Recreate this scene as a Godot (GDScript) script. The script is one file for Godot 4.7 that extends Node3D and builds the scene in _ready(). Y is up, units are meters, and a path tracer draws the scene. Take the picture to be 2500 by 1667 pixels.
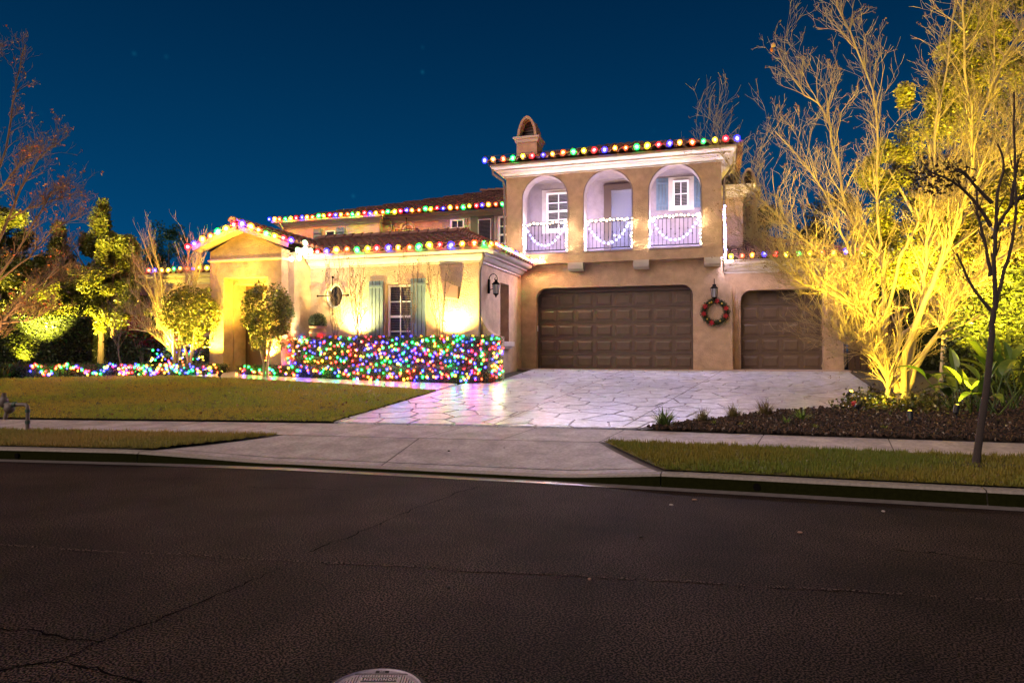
extends Node3D

# ---------------------------------------------------------------- mesh builder
class MB:
	var v := PackedVector3Array()
	var n := PackedVector3Array()
	var c := PackedColorArray()
	var ix := PackedInt32Array()
	var xf := Transform3D()
	var col := Color.WHITE
	func tri(a: Vector3, b: Vector3, d: Vector3, nn: Vector3) -> void:
		a = xf * a; b = xf * b; d = xf * d; nn = (xf.basis * nn)
		var f := (b - a).cross(d - a)
		if f.length_squared() < 1e-16: return
		f = f.normalized()
		var k := v.size()
		if f.dot(nn) > 0: # clockwise seen from outside
			v.append(a); v.append(d); v.append(b)
		else:
			v.append(a); v.append(b); v.append(d); f = -f
		for i in 3: n.append(f); c.append(col); ix.append(k + i)
	func quad(a: Vector3, b: Vector3, d: Vector3, e: Vector3, nn: Vector3) -> void:
		tri(a, b, d, nn); tri(a, d, e, nn)
	func box(a: Vector3, b: Vector3) -> void:
		var lo := Vector3(minf(a.x, b.x), minf(a.y, b.y), minf(a.z, b.z))
		var hi := Vector3(maxf(a.x, b.x), maxf(a.y, b.y), maxf(a.z, b.z))
		var p := func(i: int, j: int, k: int) -> Vector3: return Vector3(hi.x if i else lo.x, hi.y if j else lo.y, hi.z if k else lo.z)
		quad(p.call(0,0,1), p.call(1,0,1), p.call(1,1,1), p.call(0,1,1), Vector3(0,0,1))
		quad(p.call(0,0,0), p.call(1,0,0), p.call(1,1,0), p.call(0,1,0), Vector3(0,0,-1))
		quad(p.call(0,0,0), p.call(0,0,1), p.call(0,1,1), p.call(0,1,0), Vector3(-1,0,0))
		quad(p.call(1,0,0), p.call(1,0,1), p.call(1,1,1), p.call(1,1,0), Vector3(1,0,0))
		quad(p.call(0,1,0), p.call(1,1,0), p.call(1,1,1), p.call(0,1,1), Vector3(0,1,0))
		quad(p.call(0,0,0), p.call(1,0,0), p.call(1,0,1), p.call(0,0,1), Vector3(0,-1,0))
	# box with its front (+z) edges chamfered
	func panel(x0: float, x1: float, y0: float, y1: float, z0: float, z1: float, b: float) -> void:
		var A := [Vector3(x0,y0,z0), Vector3(x1,y0,z0), Vector3(x1,y1,z0), Vector3(x0,y1,z0)]
		var B := [Vector3(x0+b,y0+b,z1), Vector3(x1-b,y0+b,z1), Vector3(x1-b,y1-b,z1), Vector3(x0+b,y1-b,z1)]
		quad(B[0], B[1], B[2], B[3], Vector3(0,0,1))
		var nn := [Vector3(0,-1,.4), Vector3(1,0,.4), Vector3(0,1,.4), Vector3(-1,0,.4)]
		for i in 4:
			var j := (i + 1) % 4
			quad(A[i], A[j], B[j], B[i], nn[i])
	# polygon in x,y pushed from z0 to z1
	func ext(poly: PackedVector2Array, z0: float, z1: float) -> void:
		if Geometry2D.is_polygon_clockwise(poly): poly.reverse()
		var t := Geometry2D.triangulate_polygon(poly)
		for i in range(0, t.size(), 3):
			for z in [z0, z1]:
				tri(Vector3(poly[t[i]].x, poly[t[i]].y, z), Vector3(poly[t[i+1]].x, poly[t[i+1]].y, z), Vector3(poly[t[i+2]].x, poly[t[i+2]].y, z), Vector3(0, 0, signf(z - (z0 + z1) / 2)))
		for i in poly.size():
			var a := poly[i]
			var b := poly[(i + 1) % poly.size()]
			var d := b - a
			quad(Vector3(a.x,a.y,z0), Vector3(b.x,b.y,z0), Vector3(b.x,b.y,z1), Vector3(a.x,a.y,z1), Vector3(d.y, -d.x, 0))
	func tube(pts: PackedVector3Array, rad: PackedFloat32Array, sides: int, cap := false) -> void:
		var u := Vector3.ZERO
		var k := v.size()
		var m := pts.size()
		for i in m:
			var d := (pts[mini(i + 1, m - 1)] - pts[maxi(i - 1, 0)]).normalized()
			if i == 0:
				u = d.cross(Vector3(0, 0, 1) if absf(d.z) < .8 else Vector3(1, 0, 0)).normalized()
			u = (u - d * d.dot(u)).normalized()
			var w := d.cross(u)
			for s in sides:
				var a := TAU * s / sides
				var o := u * cos(a) + w * sin(a)
				v.append(xf * (pts[i] + o * rad[i])); n.append(xf.basis * o); c.append(col)
		for i in m - 1:
			for s in sides:
				var a := k + i * sides + s
				var b := k + i * sides + (s + 1) % sides
				ix.append_array(PackedInt32Array([a, a + sides, b, b, a + sides, b + sides]))
		if cap:
			for e in [0, m - 1]:
				var d := (pts[e] - pts[1 if e == 0 else m - 2]).normalized()
				var kk := v.size()
				v.append(xf * pts[e]); n.append(xf.basis * d); c.append(col)
				for s in sides:
					v.append(v[k + e * sides + s]); n.append(xf.basis * d); c.append(col)
				for s in sides:
					ix.append_array(PackedInt32Array([kk, kk + 1 + s, kk + 1 + (s + 1) % sides]))
	# profile of (radius, height) turned about y
	func lathe(prof: Array, sides: int, at := Vector3.ZERO) -> void:
		for i in prof.size() - 1:
			var p: Vector2 = prof[i]
			var q: Vector2 = prof[i + 1]
			var nn := Vector2(q.y - p.y, p.x - q.x).normalized()
			var k := v.size()
			for s in sides + 1:
				var a := TAU * s / sides
				for e in [p, q]:
					v.append(xf * (at + Vector3(cos(a) * e.x, e.y, sin(a) * e.x))); n.append(xf.basis * Vector3(cos(a) * nn.x, nn.y, sin(a) * nn.x)); c.append(col)
			for s in sides:
				var a := k + s * 2
				ix.append_array(PackedInt32Array([a, a + 2, a + 1, a + 2, a + 3, a + 1]))
	func ball(at: Vector3, r: Vector3, rings := 6, sides := 10) -> void:
		var k := v.size()
		for i in rings + 1:
			for s in sides + 1:
				var p := PI * i / rings
				var a := TAU * s / sides
				var o := Vector3(sin(p) * cos(a), cos(p), sin(p) * sin(a))
				v.append(xf * (at + o * r)); n.append((xf.basis * (o / r)).normalized()); c.append(col)
		for i in rings:
			for s in sides:
				var a := k + i * (sides + 1) + s
				ix.append_array(PackedInt32Array([a, a + sides + 1, a + 1, a + 1, a + sides + 1, a + sides + 2]))
	# a cornice: profile of (out, up) along a horizontal path, outside on the left of +x turned to +z
	func sweep(path: Array, prof: Array) -> void:
		var dirs := []
		for i in path.size() - 1: dirs.append((path[i + 1] - path[i]).normalized())
		var rows := []
		for i in path.size():
			var d0: Vector3 = dirs[maxi(i - 1, 0)]
			var d1: Vector3 = dirs[mini(i, dirs.size() - 1)]
			var o0 := Vector3(-d0.z, 0, d0.x)
			var o1 := Vector3(-d1.z, 0, d1.x)
			var mm := (o0 + o1).normalized()
			mm /= maxf(.3, mm.dot(o0))
			var row := []
			for p in prof: row.append(path[i] + mm * p.x + Vector3(0, p.y, 0))
			rows.append(row)
		for i in path.size() - 1:
			var o := Vector3(-dirs[i].z, 0, dirs[i].x)
			for j in prof.size() - 1:
				var e: Vector2 = prof[j + 1] - prof[j]
				quad(rows[i][j], rows[i + 1][j], rows[i + 1][j + 1], rows[i][j + 1], o * e.y + Vector3(0, -e.x, 0))
		for e in [0, path.size() - 1]:
			for j in range(1, prof.size() - 1):
				tri(rows[e][0], rows[e][j], rows[e][j + 1], dirs[0] * -1.0 if e == 0 else dirs[-1])
	func mesh() -> ArrayMesh:
		var m := ArrayMesh.new()
		put(m)
		return m
	func put(m: ArrayMesh) -> void:
		var a := []
		a.resize(Mesh.ARRAY_MAX)
		a[Mesh.ARRAY_VERTEX] = v; a[Mesh.ARRAY_NORMAL] = n; a[Mesh.ARRAY_COLOR] = c; a[Mesh.ARRAY_INDEX] = ix
		m.add_surface_from_arrays(Mesh.PRIMITIVE_TRIANGLES, a)

# ---------------------------------------------------------------- helpers
var rng := RandomNumberGenerator.new()
var used := {}
var M := {}

func numbered(called: String) -> String:
	var k: int = used.get(called, 0)
	used[called] = k + 1
	return called if k == 0 else "%s_%03d" % [called, k]

func rr(a: float, b: float) -> float: return rng.randf_range(a, b)

func lin(r: float, g: float, b: float) -> Color: return Color(r, g, b).linear_to_srgb()

func tag(o: Node, label: String, category: String, group := "") -> Node:
	o.set_meta("label", label)
	o.set_meta("category", category)
	if group: o.set_meta("group", group)
	return o

func thing(called: String, label: String, category: String, at := Vector3.ZERO, group := "") -> Node3D:
	var o := Node3D.new()
	o.name = numbered(called)
	add_child(o)
	o.position = at
	tag(o, label, category, group)
	return o

func part(called: String, m: Variant, mt: Material, parent: Node, at := Vector3.ZERO) -> MeshInstance3D:
	var o := MeshInstance3D.new()
	o.name = called
	o.mesh = m.mesh() if m is MB else m
	o.material_override = mt
	parent.add_child(o, true)
	o.position = at
	return o

func struct(called: String, m: Variant, mt: Material) -> MeshInstance3D:
	var o := part(called, m, mt, self)
	o.set_meta("kind", "structure")
	return o

func stuff(called: String, mesh: Mesh, mt: Material, parent: Node, places: Array, tints: Array = []) -> MultiMeshInstance3D:
	var mm := MultiMesh.new()
	mm.transform_format = MultiMesh.TRANSFORM_3D
	mm.use_colors = tints.size() > 0
	mm.mesh = mesh
	mm.instance_count = places.size()
	for i in places.size():
		mm.set_instance_transform(i, places[i])
		if tints: mm.set_instance_color(i, tints[i])
	var o := MultiMeshInstance3D.new()
	o.name = called
	o.multimesh = mm
	o.material_override = mt
	parent.add_child(o, true)
	o.set_meta("kind", "stuff")
	return o

func noise_tex(freq: float, oct: int, lo: float, hi: float, sz := 512, kind := FastNoiseLite.TYPE_SIMPLEX_SMOOTH, sd := 1, seamless := true) -> NoiseTexture2D:
	var f := FastNoiseLite.new()
	f.noise_type = kind
	f.frequency = freq
	f.fractal_octaves = oct
	f.fractal_gain = .6
	f.seed = sd
	var t := NoiseTexture2D.new()
	t.width = sz; t.height = sz
	t.seamless = seamless
	t.noise = f
	var g := Gradient.new()
	g.set_color(0, Color(lo, lo, lo)); g.set_color(1, Color(hi, hi, hi))
	t.color_ramp = g
	return t

func mat(called: String, c: Color, rough := .8, tex: Texture2D = null, scale := 1.0, bump: Texture2D = null, bump_cm := 0.0) -> StandardMaterial3D:
	var m := StandardMaterial3D.new()
	m.resource_name = called
	m.albedo_color = c
	m.roughness = rough
	if tex or bump:
		m.albedo_texture = tex
		m.uv1_triplanar = true
		m.uv1_world_triplanar = true
		m.uv1_scale = Vector3.ONE * scale
	if bump:
		m.heightmap_enabled = true
		m.heightmap_texture = bump
		m.heightmap_scale = bump_cm
	M[called] = m
	return m

func blotch(m: StandardMaterial3D, t: Texture2D, scale: float) -> void:
	m.detail_enabled = true
	m.detail_albedo = t
	m.detail_blend_mode = BaseMaterial3D.BLEND_MODE_MUL
	m.detail_uv_layer = BaseMaterial3D.DETAIL_UV_2
	m.uv2_triplanar = true
	m.uv2_world_triplanar = true
	m.uv2_scale = Vector3.ONE * scale

func leafy(called: String, c: Color, back := .25, rough := .5) -> StandardMaterial3D:
	var m := mat(called, c, rough)
	m.vertex_color_use_as_albedo = true
	m.cull_mode = BaseMaterial3D.CULL_DISABLED
	m.backlight_enabled = true
	m.backlight = Color(back, back, back * .6)
	return m

# a small folded leaf, one unit long, along +y
func leaf_mesh(w := .5, fold := .12) -> ArrayMesh:
	var b := MB.new()
	b.quad(Vector3(0,0,0), Vector3(-w/2,.45,fold), Vector3(0,1,0), Vector3(0,.45,-fold*.3), Vector3(.2,0,1))
	b.quad(Vector3(0,0,0), Vector3(w/2,.45,fold), Vector3(0,1,0), Vector3(0,.45,-fold*.3), Vector3(-.2,0,1))
	return b.mesh()

func rand_basis(s: float) -> Basis:
	var q := Quaternion(rr(-1,1), rr(-1,1), rr(-1,1), rr(-1,1)).normalized()
	return Basis(q).scaled(Vector3.ONE * s)

func rand_dir() -> Vector3:
	var z := rr(-1, 1)
	var a := rr(0, TAU)
	var r := sqrt(1 - z * z)
	return Vector3(r * cos(a), z, r * sin(a))

func lamp(parent: Node, at: Vector3, c: Color, e: float, size := .03) -> OmniLight3D:
	var l := OmniLight3D.new()
	l.name = "bulb_light"
	l.light_color = c
	l.light_energy = e
	l.light_size = size
	l.omni_range = 40
	l.omni_attenuation = 2
	l.shadow_enabled = true
	parent.add_child(l, true)
	l.position = at
	return l

# heights of the ground
func lerps(x: float, xs: Array, ys: Array) -> float:
	for i in xs.size() - 1:
		if x <= xs[i + 1]:
			return lerpf(ys[i], ys[i + 1], clampf((x - xs[i]) / (xs[i + 1] - xs[i]), 0, 1))
	return ys[-1]
func z_kerb(x: float) -> float: return lerps(x, [-60.0, -12.0, -9.3, -6.5, -5.2, -1.8, 60.0], [3.0, -6.3, -6.83, -7.25, -7.4, -7.5, -7.5])
func z_near(x: float) -> float: return lerps(x, [-60.0, -10.4, -6.3, -1.6, 60.0], [1.0, -8.16, -8.85, -9.42, -9.4])
func z_far(x: float) -> float: return lerps(x, [-60.0, -12.4, -6.5, -1.74, 60.0], [0.0, -9.07, -10.18, -10.66, -10.63])
func yard(x: float, z: float) -> float: return minf(lerps(x, [-14.0, -6.4], [.95, .9]), .24 + lerps(x, [-14.0, -6.4], [.088, .064]) * maxf(0, z_far(x) - z))
func on_yard(x: float, z: float, up := 0.0) -> Vector3: return Vector3(x, yard(x, z) + up, z)

func sheet(b: MB, xs: Array, f0: Callable, f1: Callable, rows: int, h: Callable) -> void:
	for i in xs.size() - 1:
		for j in rows:
			var p := []
			for q in [[0, 0], [1, 0], [1, 1], [0, 1]]:
				var x: float = xs[i + q[0]]
				var z := lerpf(f0.call(x), f1.call(x), float(j + q[1]) / rows)
				p.append(Vector3(x, h.call(x, z), z))
			b.quad(p[0], p[1], p[2], p[3], Vector3.UP)

func steps(a: float, b: float, d: float) -> Array:
	var r := []
	var n := maxi(1, roundi((b - a) / d))
	for i in n + 1: r.append(lerpf(a, b, float(i) / n))
	return r

# flat polygon laid on the ground, with a skirt
func slab(b: MB, poly: PackedVector2Array, h: Callable, lift: float, bevel := .012) -> void:
	if Geometry2D.is_polygon_clockwise(poly): poly.reverse()
	var inner := Geometry2D.offset_polygon(poly, -bevel)
	if inner.is_empty(): return
	var ip: PackedVector2Array = inner[0]
	var t := Geometry2D.triangulate_polygon(ip)
	var f := func(p: Vector2, up: float) -> Vector3: return Vector3(p.x, h.call(p.x, p.y) + up, p.y)
	for i in range(0, t.size(), 3):
		b.tri(f.call(ip[t[i]], lift), f.call(ip[t[i+1]], lift), f.call(ip[t[i+2]], lift), Vector3.UP)
	for i in ip.size():
		var a := ip[i]
		var d := ip[(i + 1) % ip.size()]
		var o := Vector2(d.y - a.y, a.x - d.x).normalized()
		var s := func(p: Vector2) -> Vector3: return Vector3(p.x + o.x * bevel * .9, h.call(p.x, p.y) - .02, p.y + o.y * bevel * .9)
		b.quad(f.call(a, lift), f.call(d, lift), s.call(d), s.call(a), Vector3(o.x, .8, o.y))

# a wall in x,y with holes; hole = {cx, left, right} whose points run from bottom to top
func wall(b: MB, x0: float, x1: float, y0: float, y1: float, holes: Array, z0: float, z1: float) -> void:
	for i in holes.size() + 1:
		var p := PackedVector2Array()
		if i == 0:
			p.append(Vector2(x0, y0))
		else:
			var h: Dictionary = holes[i - 1]
			if h.right[0].y > y0 + .001:
				p.append(Vector2(h.cx, y0))
				if absf(h.right[0].x - h.cx) > .001: p.append(Vector2(h.cx, h.right[0].y))
			for q in h.right: p.append(q)
			if absf(h.right[-1].x - h.cx) > .001: p.append(Vector2(h.cx, h.right[-1].y))
		p.append(Vector2(x0 if i == 0 else holes[i - 1].cx, y1))
		if i == holes.size():
			p.append(Vector2(x1, y1)); p.append(Vector2(x1, y0))
		else:
			var h: Dictionary = holes[i]
			p.append(Vector2(h.cx, y1))
			var l: Array = h.left.duplicate()
			l.reverse()
			if absf(l[0].x - h.cx) > .001: p.append(Vector2(h.cx, l[0].y))
			for q in l: p.append(q)
			if l[-1].y > y0 + .001:
				if absf(l[-1].x - h.cx) > .001: p.append(Vector2(h.cx, l[-1].y))
				p.append(Vector2(h.cx, y0))
		b.ext(p, z0, z1)

func rect_hole(x0: float, x1: float, y0: float, y1: float) -> Dictionary:
	return {"cx": (x0 + x1) / 2, "left": [Vector2(x0, y0), Vector2(x0, y1)], "right": [Vector2(x1, y0), Vector2(x1, y1)]}

func round_hole(x0: float, x1: float, y0: float, y1: float, r: float) -> Dictionary: # arched or rounded top corners
	var l := [Vector2(x0, y0)]
	var g := [Vector2(x1, y0)]
	for i in 11:
		var a := PI / 2 * i / 10
		l.append(Vector2(x0 + r - cos(a) * r, y1 - r + sin(a) * r))
		g.append(Vector2(x1 - r + cos(a) * r, y1 - r + sin(a) * r))
	return {"cx": (x0 + x1) / 2, "left": l, "right": g}

func oval_hole(cx: float, cy: float, rx: float, ry: float) -> Dictionary:
	var l := []
	var g := []
	for i in 13:
		var a := -PI / 2 + PI * i / 12
		l.append(Vector2(cx - cos(a) * rx, cy + sin(a) * ry))
		g.append(Vector2(cx + cos(a) * rx, cy + sin(a) * ry))
	return {"cx": cx, "left": l, "right": g}

# ---------------------------------------------------------------- the scene
var house: Node3D
const FL := .9

func _ready() -> void:
	rng.seed = 20241
	# camera, sky, night glow, exposure
	var cam := Camera3D.new()
	cam.name = "camera"
	add_child(cam)
	cam.position = Vector3(0, 1.45, 0)
	cam.rotation = Vector3(deg_to_rad(.877), deg_to_rad(17), 0)
	cam.fov = 53.13
	cam.near = .1
	cam.far = 900
	var sky_mat := ProceduralSkyMaterial.new()
	sky_mat.sky_top_color = lin(0, .005, .024)
	sky_mat.sky_horizon_color = lin(.001, .088, .25)
	sky_mat.sky_curve = .215
	sky_mat.ground_bottom_color = lin(.002, .004, .008)
	sky_mat.ground_horizon_color = lin(.002, .006, .012)
	sky_mat.sun_angle_max = 1
	var stars := Image.create(2048, 1024, false, Image.FORMAT_RGBA8)
	stars.fill(Color(0, 0, 0, 0))
	for i in 500:
		var k := rr(.25, 1) ** 3
		stars.set_pixel(rng.randi_range(0, 2047), rng.randi_range(40, 470), Color(.1, .42, .5, k * .5))
	sky_mat.sky_cover = ImageTexture.create_from_image(stars)
	var env := Environment.new()
	env.background_mode = Environment.BG_SKY
	env.sky = Sky.new()
	env.sky.sky_material = sky_mat
	env.background_energy_multiplier = 1.0
	env.tonemap_mode = Environment.TONE_MAPPER_LINEAR
	env.tonemap_exposure = 1.0
	env.sdfgi_enabled = true
	env.ssao_enabled = true
	env.ssil_enabled = true
	var we := WorldEnvironment.new()
	we.name = "world_environment"
	we.environment = env
	add_child(we)
	var moon := DirectionalLight3D.new()
	moon.name = "night_glow"
	moon.light_color = Color(1, .89, .83)
	moon.light_energy = .72
	moon.light_angular_distance = 50
	moon.shadow_enabled = true
	moon.sky_mode = DirectionalLight3D.SKY_MODE_LIGHT_ONLY
	add_child(moon)
	moon.look_at_from_position(Vector3(-6, 9.5, 11.5), Vector3.ZERO)
	materials()
	ground()
	build_house()
	light_strings()
	hedges()
	right_garden()
	left_garden()
	street_things()
	backdrop()

func materials() -> void:
	var grain := noise_tex(.05, 4, 0, 1, 512, FastNoiseLite.TYPE_SIMPLEX_SMOOTH, 3)
	var mottle := noise_tex(.03, 6, .8, 1.04, 512, FastNoiseLite.TYPE_SIMPLEX, 5)
	var soft := noise_tex(.008, 4, .86, 1.0, 512, FastNoiseLite.TYPE_SIMPLEX_SMOOTH, 8)
	var speck := noise_tex(.085, 3, -1.3, 2.3, 1024, FastNoiseLite.TYPE_SIMPLEX, 11)
	var speck_h := noise_tex(.12, 3, 0, 1, 1024, FastNoiseLite.TYPE_SIMPLEX_SMOOTH, 12)
	mat("stucco", lin(.54, .365, .245), .9, soft, .35, grain, 1.6)
	M.stucco.uv1_scale = Vector3.ONE * .7
	blotch(M.stucco, noise_tex(.012, 6, .88, 1.0, 512, FastNoiseLite.TYPE_SIMPLEX, 61), .22)
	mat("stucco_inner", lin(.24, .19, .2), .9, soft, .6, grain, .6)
	mat("trim", lin(.52, .45, .40), .6, soft, .5)
	mat("white_paint", lin(.8, .78, .78), .4)
	mat("dark_frame", lin(.07, .043, .035), .5)
	mat("garage_paint", lin(.11, .07, .048), .38, soft, .9, grain, .15)
	mat("downspout", lin(.11, .08, .075), .45)
	mat("shutter", lin(.10, .145, .19), .6, soft, .9)
	mat("tile", lin(.26, .12, .09), .75, mottle, 1.1, grain, .5)
	M.tile.vertex_color_use_as_albedo = true
	mat("roof_deck", lin(.06, .035, .03), .9)
	mat("iron", lin(.008, .006, .007), .75)
	M.iron.metallic_specular = .15
	mat("blind", lin(.24, .21, .20), .6)
	mat("white_blind", lin(.26, .25, .34), .5)
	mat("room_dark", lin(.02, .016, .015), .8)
	var gl := mat("glass", Color(.05, .05, .07, .14), .05)
	gl.transparency = BaseMaterial3D.TRANSPARENCY_ALPHA
	var fg := mat("frosted_glass", Color(.75, .75, .8, .55), .4)
	fg.transparency = BaseMaterial3D.TRANSPARENCY_ALPHA
	mat("asphalt", lin(.125, .08, .066), .82, speck, .62, speck_h, .8)
	M.asphalt.metallic_specular = .18
	blotch(M.asphalt, noise_tex(.012, 4, .62, 1.0, 512, FastNoiseLite.TYPE_SIMPLEX_SMOOTH, 21), .11)
	mat("crack", lin(.006, .005, .005), 1.0)
	M.crack.metallic_specular = .05
	mat("seam", lin(.14, .1, .085), .9, speck, .5)
	M.seam.metallic_specular = .15
	mat("concrete", lin(.56, .48, .475), .75, mottle, .8, grain, .25)
	blotch(M.concrete, noise_tex(.014, 6, .72, 1.0, 512, FastNoiseLite.TYPE_SIMPLEX_SMOOTH, 31), .23)
	mat("kerb_concrete", lin(.30, .26, .22), .85, mottle, .9, grain, .4)
	mat("shaded_moss_concrete", lin(.012, .013, .003), .95, mottle, .9, grain, .4)  # moss stain plus painted shade of the street-facing side, hence near-black
	M.shaded_moss_concrete.metallic_specular = .1
	mat("joint", lin(.12, .1, .1), .9)
	for i in 3:
		var s := mat("flagstone_%d" % i, [lin(.74, .74, .88), lin(.64, .64, .78), lin(.80, .79, .88)][i], .3, mottle, .7, noise_tex(.02, 5, 0, 1, 512, FastNoiseLite.TYPE_SIMPLEX_SMOOTH, 40 + i), .7)
		blotch(s, noise_tex(.02, 5, .55, 1.0, 512, FastNoiseLite.TYPE_SIMPLEX_SMOOTH, 33), .3)
	mat("mortar", lin(.5, .44, .48), .8, mottle, 1.5)
	mat("soil", lin(.035, .024, .014), .95, mottle, 1.2, grain, 2)
	mat("lawn", lin(.36, .31, .03), .95, mottle, 2.3, speck_h, 1.2)
	blotch(M.lawn, noise_tex(.015, 5, .45, 1.0, 512, FastNoiseLite.TYPE_SIMPLEX_SMOOTH, 51), .16)
	leafy("grass_blade", Color.WHITE, .2, .7)
	leafy("leaf", Color.WHITE, .3, .38)
	leafy("dry_leaf", Color.WHITE, .25, .6)
	mat("mulch", Color.WHITE, .9)
	M.mulch.vertex_color_use_as_albedo = true
	mat("hedge_core", lin(.012, .018, .006), .95)
	mat("bark", lin(.52, .40, .2), .75, mottle, 2.2, grain, .5)
	mat("dark_bark", lin(.06, .043, .035), .9, mottle, 3, grain, 1)
	mat("brown_bark", lin(.22, .15, .105), .85, mottle, 3, grain, .8)
	mat("pod", lin(.10, .055, .025), .9)
	mat("clay", lin(.36, .22, .10), .45, mottle, 2)
	mat("wood_fence", lin(.07, .035, .02), .8, mottle, 1.2, grain, .6)
	mat("cover_iron", lin(.5, .42, .48), .42, mottle, 3, grain, .15)
	M.cover_iron.metallic = .15
	mat("cover_dark", lin(.03, .026, .026), .8)
	mat("pipe", lin(.17, .13, .105), .55, mottle, 6)
	mat("valve_green", lin(.05, .09, .06), .6, mottle, 6)
	mat("cable", lin(.01, .016, .01), .6)
	mat("black_plastic", lin(.012, .012, .012), .5)
	mat("poinsettia", lin(.3, .008, .012), .5)
	mat("ribbon_gold", lin(.6, .42, .06), .4)
	mat("neighbour_wall", lin(.5, .33, .17), .9, soft, .3)

func bulb_material(called: String, glow: Color, alpha: float, e: float) -> StandardMaterial3D:
	var m := mat(called, Color(glow.r * .6, glow.g * .6, glow.b * .6, alpha), .3)
	if alpha < 1: m.transparency = BaseMaterial3D.TRANSPARENCY_ALPHA
	m.emission_enabled = true
	m.emission = glow
	m.emission_energy_multiplier = e
	return m

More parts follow.
